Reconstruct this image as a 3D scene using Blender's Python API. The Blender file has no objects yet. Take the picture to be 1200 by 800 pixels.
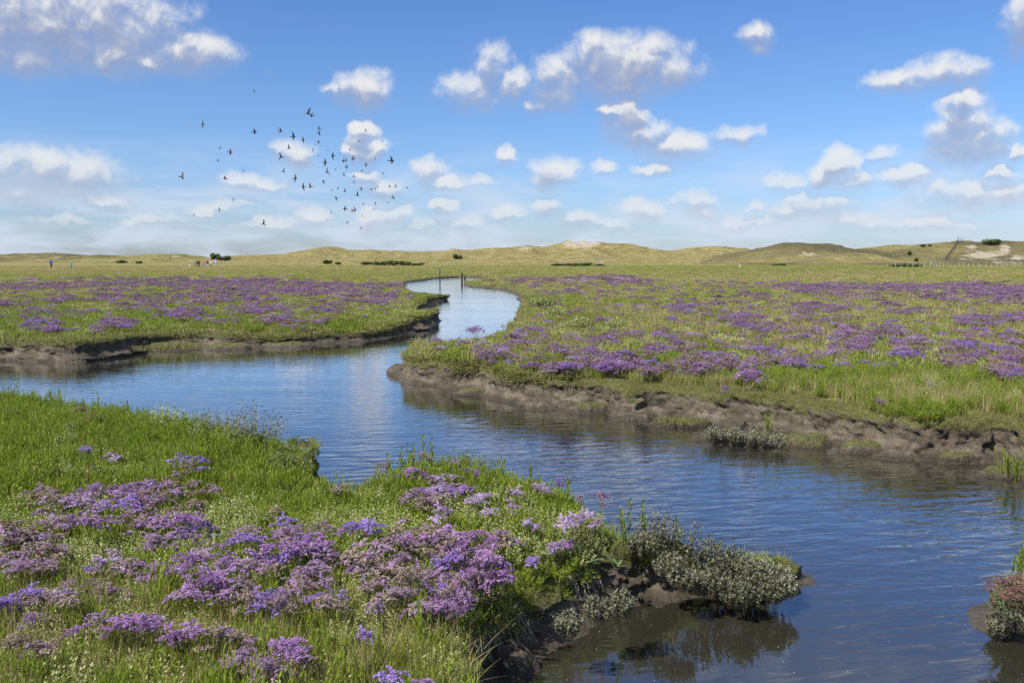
import bpy, bmesh, math, random
import numpy as np
from mathutils import Vector, Matrix, Euler, kdtree

random.seed(7)
rng = np.random.default_rng(11)
SC = bpy.context.scene
COL = SC.collection
R = math.radians

# ------------------------------------------------------------------ camera
EYE = 2.1            # metres above the water
FPX = 1000.0         # focal length in photo pixels (photo 1200 x 800)
TANP = 0.096         # pitch that puts the horizon on photo row 304
PITCH = math.atan(TANP)
cam_d = bpy.data.cameras.new('camera')
cam_d.sensor_width = 36.0
cam_d.lens = 36.0 * FPX / 1200.0
cam_d.clip_start = 0.05
cam_d.clip_end = 20000
cam = bpy.data.objects.new('camera', cam_d)
COL.objects.link(cam)
cam.location = (0, 0, EYE)
cam.rotation_euler = (math.pi / 2 - PITCH, 0, 0)
SC.camera = cam

# ------------------------------------------------------------------ light
SUN_EL, SUN_AZ = R(50), math.atan2(-0.76, -0.65)      # azimuth from +Y towards +X
sun_dir = Vector((math.sin(SUN_AZ) * math.cos(SUN_EL), math.cos(SUN_AZ) * math.cos(SUN_EL), math.sin(SUN_EL)))
sd = bpy.data.lights.new('sun', 'SUN')
sd.energy = 4.5
sd.angle = R(0.6)
sd.color = (1.0, 0.955, 0.88)
so = bpy.data.objects.new('sun', sd)
COL.objects.link(so)
so.rotation_euler = (-sun_dir).to_track_quat('-Z', 'Y').to_euler()

SC.view_settings.view_transform = 'Standard'
SC.view_settings.look = 'None'
SC.view_settings.gamma = 1.0
SC.view_settings.exposure = 0.45
SC.view_settings.use_curve_mapping = False
SC.cycles.max_bounces = 6
SC.cycles.diffuse_bounces = 2
SC.cycles.glossy_bounces = 3
SC.cycles.transmission_bounces = 3
SC.cycles.transparent_max_bounces = 12
SC.cycles.caustics_reflective = False
SC.cycles.caustics_refractive = False
SC.cycles.use_denoising = False


# ------------------------------------------------------------------ photo geometry helpers
CP, SP = math.cos(PITCH), math.sin(PITCH)


def pdir(px, py):
    x, u = (px - 600.0) / FPX, (400.0 - py) / FPX
    return (x, CP + u * SP, -SP + u * CP)


def P(px, py, z=0.0):
    """ground point (height z) seen at a photo pixel"""
    d = pdir(px, py)
    t = (z - EYE) / d[2]
    return (d[0] * t, d[1] * t)


def PD(px, py, dist):
    """point at forward distance dist seen at a photo pixel"""
    d = pdir(px, py)
    t = dist / d[1]
    return (d[0] * t, dist, EYE + d[2] * t)


def proj(x, y, z):
    zz = z - EYE
    f = y * CP - zz * SP
    f = np.where(f > 0.05, f, 0.05)
    u = y * SP + zz * CP
    return 600.0 + FPX * x / f, 400.0 - FPX * u / f


# ------------------------------------------------------------------ numpy noise
def _h(ix, iy, iz, seed):
    n = (ix * 374761393 + iy * 668265263 + iz * 2147483647 + seed * 974711).astype(np.int64) & 0xffffffff
    n = ((n ^ (n >> 13)) * 1274126177) & 0xffffffff
    return ((n ^ (n >> 16)) & 0xffff) / 65535.0


def vnoise(x, y, z=None, seed=0):
    x = np.asarray(x, float); y = np.asarray(y, float)
    z = np.zeros_like(x) if z is None else np.asarray(z, float)
    ix, iy, iz = np.floor(x).astype(np.int64), np.floor(y).astype(np.int64), np.floor(z).astype(np.int64)
    fx, fy, fz = x - ix, y - iy, z - iz
    fx = fx * fx * (3 - 2 * fx); fy = fy * fy * (3 - 2 * fy); fz = fz * fz * (3 - 2 * fz)
    r = 0
    for dx in (0, 1):
        for dy in (0, 1):
            for dz in (0, 1):
                w = (fx if dx else 1 - fx) * (fy if dy else 1 - fy) * (fz if dz else 1 - fz)
                r = r + w * _h(ix + dx, iy + dy, iz + dz, seed)
    return r * 2 - 1


def fbm(x, y, z=None, oct=4, seed=0):
    a, s, t = 0.5, 0.0, 0.0
    for i in range(oct):
        k = 2.03 ** i
        s = s + a * vnoise(np.asarray(x) * k, np.asarray(y) * k, None if z is None else np.asarray(z) * k, seed + i * 17)
        t += a
        a *= 0.5
    return s / t


def sstep(a, b, x):
    t = np.clip((x - a) / (b - a), 0, 1)
    return t * t * (3 - 2 * t)


# ------------------------------------------------------------------ node helpers
def ntree(mat):
    mat.use_nodes = True
    nt = mat.node_tree
    nt.nodes.clear()
    return nt


def N(nt, typ, ins=None, **props):
    n = nt.nodes.new(typ)
    for k, v in props.items():
        setattr(n, k, v)
    for k, v in (ins or {}).items():
        if isinstance(v, bpy.types.NodeSocket):
            nt.links.new(v, n.inputs[k])
        else:
            n.inputs[k].default_value = v
    return n


def M(nt, op, a, b=None, c=None, clamp=False):
    n = nt.nodes.new('ShaderNodeMath')
    n.operation = op
    n.use_clamp = clamp
    for i, v in enumerate((a, b, c)):
        if v is None:
            continue
        if isinstance(v, bpy.types.NodeSocket):
            nt.links.new(v, n.inputs[i])
        else:
            n.inputs[i].default_value = v
    return n.outputs[0]


def VM(nt, op, a, b=None):
    n = nt.nodes.new('ShaderNodeVectorMath')
    n.operation = op
    for i, v in enumerate((a, b)):
        if v is None:
            continue
        if isinstance(v, bpy.types.NodeSocket):
            nt.links.new(v, n.inputs[i])
        else:
            n.inputs[i].default_value = v
    return n.outputs['Value'] if op in ('LENGTH', 'DOT_PRODUCT') else n.outputs[0]


def MIX(nt, fac, a, b, blend='MIX'):
    n = nt.nodes.new('ShaderNodeMix')
    n.data_type = 'RGBA'
    n.blend_type = blend
    n.clamp_factor = True
    for k, v in ((0, fac), (6, a), (7, b)):
        if isinstance(v, bpy.types.NodeSocket):
            nt.links.new(v, n.inputs[k])
        else:
            n.inputs[k].default_value = v if k == 0 else (*v, 1.0)[:4]
    return n.outputs[2]


def SS(nt, x, lo, hi, a=0.0, b=1.0):
    n = N(nt, 'ShaderNodeMapRange', {1: lo, 2: hi, 3: a, 4: b}, interpolation_type='SMOOTHSTEP')
    nt.links.new(x, n.inputs[0])
    return n.outputs[0]


def NOISE(nt, vec, scale, detail=3.0, rough=0.55, dist=0.0, dims='3D'):
    n = N(nt, 'ShaderNodeTexNoise', {'Scale': scale, 'Detail': detail, 'Roughness': rough, 'Distortion': dist}, noise_dimensions=dims)
    nt.links.new(vec, n.inputs['Vector'])
    return n.outputs['Fac']


def ATT(nt, name):
    return N(nt, 'ShaderNodeAttribute', attribute_name=name).outputs['Fac']


# ------------------------------------------------------------------ world: daylight sky and clouds
W = bpy.data.worlds.new('World')
SC.world = W
W.use_nodes = True
nt = W.node_tree
nt.nodes.clear()
tc = N(nt, 'ShaderNodeTexCoord')
dirv = tc.outputs['Generated']
sky = N(nt, 'ShaderNodeTexSky', sky_type='NISHITA', sun_disc=False, sun_elevation=SUN_EL, sun_rotation=SUN_AZ,
        altitude=0.0, air_density=1.0, dust_density=0.55, ozone_density=3.0)
sep = N(nt, 'ShaderNodeSeparateXYZ', {0: dirv})
az = M(nt, 'ARCTAN2', sep.outputs[0], sep.outputs[1])
el = M(nt, 'ARCSINE', sep.outputs[2])
ang = N(nt, 'ShaderNodeCombineXYZ', {0: az, 1: el}).outputs[0]


def azel(px, py):
    d = Vector(pdir(px, py)).normalized()
    return math.atan2(d.x, d.y), math.asin(d.z)


# cumulus of the day: photo column, row, half width, half height, weight
CLOUDS = [
    (70, 28, 150, 42, 1.0), (25, 62, 70, 26, .8), (120, 58, 90, 26, .9), (215, 62, 62, 22, .86), (160, 70, 70, 14, .8),
    (60, 203, 85, 22, .95), (122, 236, 30, 9, .9), (25, 228, 60, 18, .75), (85, 222, 70, 12, .7),
    (424, 107, 34, 19, .85), (392, 107, 18, 9, .5), (580, 82, 22, 24, .78), (556, 108, 40, 18, .7), (600, 100, 18, 20, .7),
    (735, 80, 74, 30, 1.0), (705, 68, 40, 24, .95), (775, 84, 40, 20, .9), (651, 100, 30, 26, .95), (640, 122, 24, 10, .7), (735, 100, 60, 16, .8),
    (735, 138, 26, 20, 1.0), (720, 128, 18, 9, .95), (750, 160, 34, 18, .9), (790, 175, 40, 16, .8), (765, 197, 30, 8, .85),
    (424, 160, 15, 14, 1.05), (433, 176, 15, 13, 1.0), (418, 176, 14, 13, .95), (432, 208, 18, 11, .98), (447, 222, 26, 10, .8),
    (645, 205, 26, 15, 1.1), (634, 212, 18, 9, .95), (500, 203, 16, 14, .95), (522, 213, 34, 8, .65), (524, 246, 17, 11, 1.0), (516, 241, 12, 7, .95),
    (982, 195, 24, 15, 1.12), (968, 205, 22, 14, 1.05), (1000, 212, 22, 11, .85), (955, 240, 42, 16, .9), (980, 255, 40, 10, .75), (925, 250, 22, 11, .85),
    (1128, 150, 36, 36, 1.0), (1128, 120, 20, 16, 1.1), (1118, 168, 40, 24, .9), (1155, 165, 28, 24, .9), (1100, 158, 26, 18, .8),
    (1118, 84, 42, 16, .72), (1062, 98, 44, 14, .68), (1085, 85, 30, 12, .5), (885, 40, 20, 15, .68), (885, 58, 12, 11, .5),
    (1197, 28, 22, 30, .95), (1192, 178, 12, 8, 1.05), (1172, 203, 26, 10, .95), (1066, 207, 30, 12, .92), (1125, 228, 52, 17, .9), (1180, 228, 32, 16, .8),
    (865, 162, 34, 12, .55), (920, 213, 30, 9, .55), (1035, 182, 26, 10, .55), (352, 184, 22, 12, .8), (335, 178, 22, 14, .5),
    (288, 212, 26, 10, .6), (302, 218, 30, 9, .6), (238, 248, 18, 8, .9), (368, 255, 22, 9, .8), (435, 258, 20, 12, .98), (462, 252, 18, 10, .8),
    (638, 242, 20, 12, 1.0), (756, 247, 24, 12, .98), (592, 252, 20, 9, .85), (680, 258, 30, 8, .75), (815, 236, 28, 10, .7), (818, 249, 20, 8, .85),
    (705, 195, 16, 7, .6), (885, 245, 9, 6, .8), (597, 182, 9, 11, .7), (1010, 262, 60, 10, .7), (1090, 262, 70, 10, .7), (320, 262, 50, 8, .7), (520, 262, 60, 8, .6),
    (560, 210, 16, 5, .4), (270, 240, 40, 8, .45), (180, 258, 50, 9, .6), (60, 258, 60, 10, .65), (880, 262, 50, 9, .6), (700, 266, 60, 7, .6),
]


def cumulus(nt, vec, shift):
    """the day's clouds, three at a time: field at vec, and the field a little higher up (for the shaded base)"""
    w1 = N(nt, 'ShaderNodeTexNoise', {'Vector': vec, 'Scale': 24.0, 'Detail': 3.0, 'Roughness': 0.6}, noise_dimensions='2D')
    wv = VM(nt, 'MULTIPLY', VM(nt, 'SUBTRACT', w1.outputs['Color'], (0.5, 0.5, 0.5)), (0.036, 0.022, 0.0))
    sx = N(nt, 'ShaderNodeSeparateXYZ', {0: VM(nt, 'ADD', vec, wv)})
    X = N(nt, 'ShaderNodeCombineXYZ', {0: sx.outputs[0], 1: sx.outputs[0], 2: sx.outputs[0]}).outputs[0]
    Y = N(nt, 'ShaderNodeCombineXYZ', {0: sx.outputs[1], 1: sx.outputs[1], 2: sx.outputs[1]}).outputs[0]
    cl = [(a, b, c * .92, d, w * (.74 if c >= 40 and d <= 10 else 1)) for a, b, c, d, w in CLOUDS]
    while len(cl) % 3: cl.append((cl[0][0], cl[0][1], 1, 1, 0.1))
    e = e2 = None

    def madd(v, m, a):
        n = nt.nodes.new('ShaderNodeVectorMath'); n.operation = 'MULTIPLY_ADD'
        for i, q in enumerate((v, m, a)):
            if isinstance(q, bpy.types.NodeSocket): nt.links.new(q, n.inputs[i])
            else: n.inputs[i].default_value = q
        return n.outputs[0]
    for k in range(0, len(cl), 3):
        mx_, ax_, my_, ay_, w_, s_ = [], [], [], [], [], []
        for (cx, cy, rx, ry, w) in cl[k:k + 3]:
            a0, e0 = azel(cx, cy)
            ra = (azel(cx + rx, cy)[0] - a0) * 1.18
            re = (azel(cx, cy - ry)[1] - e0) * 1.32
            mx_.append(1 / ra); ax_.append(-a0 / ra); my_.append(1 / re); ay_.append(-e0 / re); w_.append(w); s_.append(-(e0 - shift) / re)
        dx = madd(X, mx_, ax_)
        dx = VM(nt, 'MULTIPLY', dx, dx)
        dy = madd(Y, my_, ay_)
        dy2 = madd(Y, my_, s_)
        q = VM(nt, 'SUBTRACT', w_, madd(dy, dy, dx))
        q2 = VM(nt, 'SUBTRACT', w_, madd(dy2, dy2, dx))
        e = q if e is None else VM(nt, 'MAXIMUM', e, q)
        e2 = q2 if e2 is None else VM(nt, 'MAXIMUM', e2, q2)
    res = []
    for v in (e, e2):
        s3 = N(nt, 'ShaderNodeSeparateXYZ', {0: v})
        m = M(nt, 'SMOOTH_MAX', M(nt, 'SMOOTH_MAX', s3.outputs[0], s3.outputs[1], 0.3), s3.outputs[2], 0.3)
        res.append(m)
    dv = vec
    det = NOISE(nt, dv, 34.0, 7.0, 0.62, 0.25, '2D')
    det2 = NOISE(nt, VM(nt, 'ADD', dv, (-0.006, 0.010, 0.0)), 34.0, 3.0, 0.6, 0.25, '2D')
    det3 = NOISE(nt, dv, 34.0, 3.0, 0.6, 0.25, '2D')
    full = M(nt, 'ADD', res[0], M(nt, 'MULTIPLY', M(nt, 'SUBTRACT', det, 0.5), 1.75))
    # how much more cloud stands above: the light from above that is missing
    above = M(nt, 'ADD', M(nt, 'SUBTRACT', res[1], res[0]), M(nt, 'MULTIPLY', M(nt, 'SUBTRACT', det2, det3), 0.95))
    return full, above


e0, e1 = cumulus(nt, ang, 0.010)
# scattered cloud outside the part of the sky in the photograph, same size and height of base
gx = VM(nt, 'MULTIPLY', ang, (1.0, 2.0, 1.0))
gn = NOISE(nt, gx, 5.0, 7.0, 0.58, 0.25, '2D')
gn2 = NOISE(nt, VM(nt, 'ADD', gx, (-0.010, 0.03, 0.0)), 5.0, 7.0, 0.58, 0.25, '2D')
out_az = SS(nt, M(nt, 'ABSOLUTE', az), 0.56, 0.72)
out_el = SS(nt, el, 0.30, 0.42)
outm = M(nt, 'MAXIMUM', out_az, out_el)
gE = M(nt, 'MULTIPLY', M(nt, 'SUBTRACT', gn, 0.56), 5.0)
gE2 = M(nt, 'MULTIPLY', M(nt, 'SUBTRACT', gn2, gn), 5.0)


def lerp(a, b, f):
    return M(nt, 'ADD', M(nt, 'MULTIPLY', a, M(nt, 'SUBTRACT', 1.0, f)), M(nt, 'MULTIPLY', b, f))


E = lerp(e0, gE, outm)
E2 = lerp(e1, gE2, outm)
shade = SS(nt, E2, -0.70, 0.28)
# crisp sunlit tops, soft ragged bases
hi = M(nt, 'ADD', 0.85, M(nt, 'MULTIPLY', shade, 1.0))
dens = N(nt, 'ShaderNodeMapRange', {0: E, 1: -0.80, 2: hi}, interpolation_type='SMOOTHSTEP').outputs[0]
dens = M(nt, 'MULTIPLY', dens, SS(nt, el, 0.0, 0.035))
thick = SS(nt, E, 0.1, 1.2)
thin = NOISE(nt, VM(nt, 'MULTIPLY', ang, (1.0, 4.0, 1.0)), 9.0, 6.0, 0.6, 0.3, '2D')
veil = M(nt, 'MULTIPLY', SS(nt, thin, 0.30, 0.70), SS(nt, el, 0.03, 0.15, 0.85, 0.0))     # thin low cloud near the horizon

sh = M(nt, 'ADD', M(nt, 'MULTIPLY', shade, 0.88), M(nt, 'MULTIPLY', thick, 0.16), clamp=True)
cr_ = N(nt, 'ShaderNodeValToRGB', {0: sh})
ce = cr_.color_ramp.elements
ce[0].position, ce[0].color = 0.10, (1.0, 1.0, 1.0, 1)
ce[1].position, ce[1].color = 1.0, (0.40, 0.44, 0.60, 1)
ce.new(0.36).color = (0.87, 0.885, 0.93, 1)
ce.new(0.62).color = (0.58, 0.62, 0.75, 1)
ccol = cr_.outputs[0]
farc = SS(nt, el, 0.03, 0.13)
ccol = MIX(nt, farc, MIX(nt, 0.40, ccol, (0.74, 0.82, 0.93)), ccol)
# the clean sea air of the day: bluer towards the horizon than the Sky Texture's dust gives
tint = N(nt, 'ShaderNodeValToRGB', {0: M(nt, 'MULTIPLY', M(nt, 'MAXIMUM', el, 0.0), 2.0 / math.pi)})
te = tint.color_ramp.elements
te[0].position, te[0].color = 0.0, (0.86, 1.00, 1.34, 1)
te[1].position, te[1].color = 0.06, (0.86, 1.06, 1.42, 1)
for p_, c_ in ((0.12, (0.80, 1.05, 1.40, 1)), (0.20, (0.72, 1.00, 1.46, 1)), (0.40, (0.9, 1.0, 1.2, 1)), (1.0, (1, 1, 1, 1))):
    te.new(p_).color = c_
skyc = MIX(nt, 1.0, sky.outputs[0], tint.outputs[0], 'MULTIPLY')
bgv = N(nt, 'ShaderNodeBackground', {'Color': (0.70, 0.79, 0.94, 1), 'Strength': 0.68})
bg1 = N(nt, 'ShaderNodeBackground', {'Color': skyc, 'Strength': 0.076})
bg2 = N(nt, 'ShaderNodeBackground', {'Color': ccol, 'Strength': 0.63})
mx = N(nt, 'ShaderNodeMixShader', {0: M(nt, 'MULTIPLY', dens, SS(nt, el, 0.03, 0.16, 0.74, 0.95))})
mv = N(nt, 'ShaderNodeMixShader', {0: veil})
nt.links.new(bg1.outputs[0], mv.inputs[1])
nt.links.new(bgv.outputs[0], mv.inputs[2])
nt.links.new(mv.outputs[0], mx.inputs[1])
nt.links.new(bg2.outputs[0], mx.inputs[2])
wo = N(nt, 'ShaderNodeOutputWorld')
nt.links.new(mx.outputs[0], wo.inputs[0])
W.cycles.sampling_method = 'MANUAL'
W.cycles.sample_map_resolution = 512


# ------------------------------------------------------------------ object helpers
def tag(o, label=None, cat=None, group=None, kind=None):
    if label: o['label'] = label
    if cat: o['category'] = cat
    if group: o['group'] = group
    if kind: o['kind'] = kind
    return o


def link(name, mesh, parent=None, mats=None):
    o = bpy.data.objects.new(name, mesh)
    COL.objects.link(o)
    if parent is not None:
        o.parent = parent
    for m in mats or ():
        mesh.materials.append(m)
    return o


def empty(name, loc, rz=0.0, sc=1.0):
    o = bpy.data.objects.new(name, None)
    o.empty_display_size = 0.1
    COL.objects.link(o)
    o.location = loc
    o.rotation_euler = (0, 0, rz)
    o.scale = (sc, sc, sc) if not isinstance(sc, tuple) else sc
    return o


def grid_mesh(name, V, nr, nc, attrs=None, smooth=True, wrap=False):
    idx = np.arange(nr * nc).reshape(nr, nc)
    if wrap:
        nxt = np.roll(idx, -1, axis=1)
        q = np.stack([idx[:-1], nxt[:-1], nxt[1:], idx[1:]], -1).reshape(-1, 4)
    else:
        q = np.stack([idx[:-1, :-1], idx[:-1, 1:], idx[1:, 1:], idx[1:, :-1]], -1).reshape(-1, 4)
    me = bpy.data.meshes.new(name)
    me.vertices.add(len(V))
    me.vertices.foreach_set('co', np.asarray(V, np.float32).ravel())
    me.loops.add(q.size)
    me.loops.foreach_set('vertex_index', q.ravel().astype(np.int32))
    me.polygons.add(len(q))
    me.polygons.foreach_set('loop_start', np.arange(0, q.size, 4, dtype=np.int32))
    me.update(calc_edges=True)
    me.validate()
    for k, a in (attrs or {}).items():
        at = me.attributes.new(k, 'FLOAT', 'POINT')
        at.data.foreach_set('value', np.asarray(a, np.float32))
    if smooth:
        me.polygons.foreach_set('use_smooth', np.ones(len(me.polygons), bool))
    return me


class MB:
    """collects small faces into one mesh; rnd is a number per face for colour"""
    def __init__(s):
        s.v, s.f, s.m, s.r = [], [], [], []

    def face(s, pts, m=0, r=None):
        i = len(s.v)
        s.v.extend(pts)
        s.f.append(tuple(range(i, i + len(pts))))
        s.m.append(m)
        s.r.append(random.random() if r is None else r)

    def blade(s, base, d, up, length, width, m=0, r=None, seg=2, bend=0.3, shape=0.0):
        """a tapering leaf from base along d that bends towards up*bend"""
        d = d.normalized()
        side = d.cross(up)
        if side.length < 1e-3: side = d.cross(Vector((1, 0.3, 0)))
        side.normalize()
        r = random.random() if r is None else r
        prev = None
        p = Vector(base)
        for k in range(seg + 1):
            t = k / seg
            w = width * ((1 - t) if shape == 0 else math.sin(math.pi * (0.12 + 0.88 * t) ** shape) + 0.06 * (1 - t)) * 0.5
            a, b = p - side * w, p + side * w
            if prev is not None:
                if w < 1e-4:
                    s.face([prev[0], prev[1], p.copy()], m, r)
                else:
                    s.face([prev[0], prev[1], b, a], m, r)
            prev = (a, b)
            d = (d + up * (bend / seg)).normalized()
            p = p + d * (length / seg)

    def tube(s, pts, rads, m=0, r=None, n=3):
        r = random.random() if r is None else r
        rings = []
        for k, p in enumerate(pts):
            p = Vector(p)
            q = (Vector(pts[min(k + 1, len(pts) - 1)]) - Vector(pts[max(k - 1, 0)])).normalized()
            a = q.cross(Vector((0.31, 0.9, 0.2))).normalized()
            b = q.cross(a)
            rings.append([p + (a * math.cos(2 * math.pi * j / n) + b * math.sin(2 * math.pi * j / n)) * rads[k] for j in range(n)])
        for k in range(len(rings) - 1):
            for j in range(n):
                s.face([rings[k][j], rings[k][(j + 1) % n], rings[k + 1][(j + 1) % n], rings[k + 1][j]], m, r)
        return rings

    def mesh(s, name, mats):
        me = bpy.data.meshes.new(name)
        me.from_pydata([tuple(v) for v in s.v], [], s.f)
        for m in mats: me.materials.append(m)
        me.polygons.foreach_set('material_index', s.m)
        at = me.attributes.new('rnd', 'FLOAT', 'FACE')
        at.data.foreach_set('value', s.r)
        me.update()
        return me


# ------------------------------------------------------------------ creek outline
# B: far left bank, C: right bank, D: ground at the right edge, A: near bank
CTRL = []
FRONT = {(505, 368): .25, (490, 362): .5, (489, 358.5): .35, (521, 345): .3, (505, 340): .5, (484, 337): .5, (474, 334): .3, (603, 378): .35, (572, 389): .55, (543, 393): .55, (497, 400): .45, (486, 414): .15}
for p in [(-1300, 470), (-500, 440), (-200, 427), (0, 422), (55, 423), (90, 424), (130, 419), (165, 411), (200, 409), (245, 408), (300, 407), (360, 403), (420, 400), (470, 392),
          (504, 383), (513, 375), (505, 368), (490, 362), (489, 358.5), (508, 355), (523, 350.5), (521, 345), (505, 340), (484, 337), (474, 334), (478, 331), (497, 328.5),
          (514, 326.3), (540, 325.0)]:
    CTRL.append((*P(p[0], p[1], FRONT.get(p[:2], 0.0)), 0))
for p in [(570, 325.6), (562, 329), (546, 333), (553, 336), (580, 338), (600, 342), (612, 350), (615, 358), (612, 368), (603, 378), (572, 389), (543, 393),
          (497, 400), (486, 414), (479, 432), (484, 449), (515, 453), (560, 458), (600, 471), (650, 477), (700, 480), (733, 488), (775, 489), (830, 494),
          (880, 503), (930, 512), (975, 520), (1017, 528), (1083, 537), (1133, 538.5), (1162, 536), (1180, 541), (1215, 552), (1300, 575)]:
    CTRL.append((*P(p[0], p[1], FRONT.get(p[:2], 0.0)), 1))
for p in [(9.5, 6.6), (16, 5.4), (30, 5), (30, 4.2), (14, 4.3), (6, 4.75), (4.2, 5.3), (3.35, 5.12), (2.98, 4.98), (2.80, 4.80), (2.86, 4.60), (3.2, 4.42), (5, 3.2), (6.5, 0.5), (6, -5), (1.7, -5), (1.1, -1.5), (0.6, 0.8), (0.15, 2.3)]:
    CTRL.append((*p, 2))
for p in [(566, 815), (592, 782), (622, 757), (660, 737), (700, 713), (742, 700), (800, 694), (860, 692), (905, 688), (926, 681), (920, 672)]:
    CTRL.append((*P(*p), 3))
for p, z in [((880, 656), .1), ((830, 636), .25), ((790, 632), .35), ((745, 622), .4), ((690, 594), .4), ((640, 573), .4), ((600, 564), .4), ((540, 553), .4), ((480, 552), .4),
             ((440, 566), .4), ((405, 577), .4), ((378, 580), .3), ((364, 568), .15), ((360, 552), .15), ((344, 536), .38), ((300, 520), .4), ((240, 505), .4), ((170, 490), .4), ((90, 476), .4), ((0, 467), .4), ((-250, 455), .4), ((-700, 470), .3), ((-1300, 520), .3)]:
    CTRL.append((*P(p[0], p[1], z), 3))
NC = len(CTRL)


def catmull(ctrl):
    pts, lab = [], []
    n = len(ctrl)
    for i in range(n):
        p0, p1, p2, p3 = (np.array(ctrl[(i + k) % n][:2]) for k in (-1, 0, 1, 2))
        L = np.linalg.norm(p2 - p1)
        dist = max(1.5, np.linalg.norm((p1 + p2) / 2))
        step = min(max(0.0028 * dist, 0.02), 0.35)
        k = max(2, int(L / step))
        # centripetal parametrisation
        t0 = 0.0
        t1 = t0 + max(1e-4, np.linalg.norm(p1 - p0)) ** 0.5
        t2 = t1 + max(1e-4, L) ** 0.5
        t3 = t2 + max(1e-4, np.linalg.norm(p3 - p2)) ** 0.5
        for j in range(k):
            t = t1 + (t2 - t1) * j / k
            A1 = (t1 - t) / (t1 - t0) * p0 + (t - t0) / (t1 - t0) * p1
            A2 = (t2 - t) / (t2 - t1) * p1 + (t - t1) / (t2 - t1) * p2
            A3 = (t3 - t) / (t3 - t2) * p2 + (t - t2) / (t3 - t2) * p3
            B1 = (t2 - t) / (t2 - t0) * A1 + (t - t0) / (t2 - t0) * A2
            B2 = (t3 - t) / (t3 - t1) * A2 + (t - t1) / (t3 - t1) * A3
            pts.append((t2 - t) / (t2 - t1) * B1 + (t - t1) / (t2 - t1) * B2)
            lab.append(ctrl[i][2])
    return np.array(pts), np.array(lab)


SH, SHL = catmull(CTRL)


def shore_normals(pts):
    t = np.roll(pts, -1, 0) - np.roll(pts, 1, 0)
    t /= np.linalg.norm(t, axis=1)[:, None] + 1e-9
    area = 0.5 * np.sum(pts[:, 0] * np.roll(pts[:, 1], -1) - np.roll(pts[:, 0], -1) * pts[:, 1])
    n = np.stack([t[:, 1], -t[:, 0]], 1)          # outward from the water if anticlockwise
    return n if area > 0 else -n


sn = shore_normals(SH)
sdist = np.linalg.norm(SH, axis=1)
amp = np.minimum(0.16, 0.009 * sdist + 0.015)
SH = SH + sn * (amp * (fbm(SH[:, 0] * 1.6, SH[:, 1] * 1.6, oct=4, seed=5) * 1.3))[:, None]
sn = shore_normals(SH)
for _ in range(3):
    sn = (np.roll(sn, 1, 0) + sn + np.roll(sn, -1, 0)); sn /= np.linalg.norm(sn, axis=1)[:, None]
KD = kdtree.KDTree(len(SH))
for i, p in enumerate(SH):
    KD.insert((p[0], p[1], 0), i)
KD.balance()
# coarse outline for the inside test
POLY = SH[::4]


def in_water(x, y):
    inside = np.zeros(len(x), bool)
    xs, ys = POLY[:, 0], POLY[:, 1]
    xe, ye = np.roll(xs, -1), np.roll(ys, -1)
    near = (np.hypot(x, y) < 200)
    xi, yi = x[near], y[near]
    acc = np.zeros(len(xi), bool)
    for k in range(len(xs)):
        c = ((ys[k] > yi) != (ye[k] > yi))
        if c.any():
            xx = xs[k] + (yi - ys[k]) / (ye[k] - ys[k] + 1e-12) * (xe[k] - xs[k])
            acc ^= c & (xi < xx)
    inside[near] = acc
    return inside


def sdf(x, y):
    """signed distance to the creek edge: positive on land; and the bank's number"""
    d = np.empty(len(x)); lab = np.empty(len(x), int)
    for i in range(len(x)):
        _, k, dd = KD.find((x[i], y[i], 0))
        d[i] = dd; lab[i] = SHL[k]
    w = in_water(x, y)
    # close to the line use the side of the nearest edge normal
    return np.where(w, -d, d), lab


TIP = P(875, 668, 0.15)
MOUND = P(312, 528, 0.4)
FARLOW = [(*P(q_, r_, .2), .26) for q_, r_ in ((470, 332), (500, 327), (540, 324), (575, 326), (560, 335), (600, 341))]
LOW = [*[(*P(q_, 398, .2), .13) for q_ in (330, 380, 430)], *[(*P(q_, 388, .2), .12) for q_ in (465, 495)], (*P(600, 745, .2), .09), (*P(660, 705, .2), .09), (*P(725, 680, .2), .04)]     # the near bank sags towards the water here


def top(x, y):
    x = np.asarray(x, float); y = np.asarray(y, float)
    z = 0.40 + 0.05 * fbm(x * 0.3, y * 0.3, seed=1) + 0.025 * fbm(x * 1.4, y * 1.4, seed=2) + 0.012 * fbm(x * 5, y * 5, oct=2, seed=3)
    z = z - 0.30 * np.exp(-(((x - TIP[0] - .08) / 0.58) ** 4 + ((y - TIP[1] - .1) / 0.95) ** 4)) - 0.24 * np.exp(-(((x - 3.5) / 0.95) ** 4 + ((y - 4.8) / 0.9) ** 4))
    z = z + 0.05 * np.exp(-((x - MOUND[0]) ** 2 + (y - MOUND[1]) ** 2) / 0.6 ** 2)
    for cx, cy, q in LOW:
        z = z - q * np.exp(-(((x - cx) / (.55 if cy < 9 else 1.6)) ** 2 + ((y - cy) / (.55 if cy < 9 else 1.4)) ** 2))
    for cx, cy, q in FARLOW:
        z = z - (z - .12) * (q / .3) * np.exp(-(((x - cx) / 7) ** 2 + ((y - cy) / 14) ** 2))
    far = sstep(110, 180, np.hypot(x, y))
    z = z * (1 - far) + 0.40 * far
    return z


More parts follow.
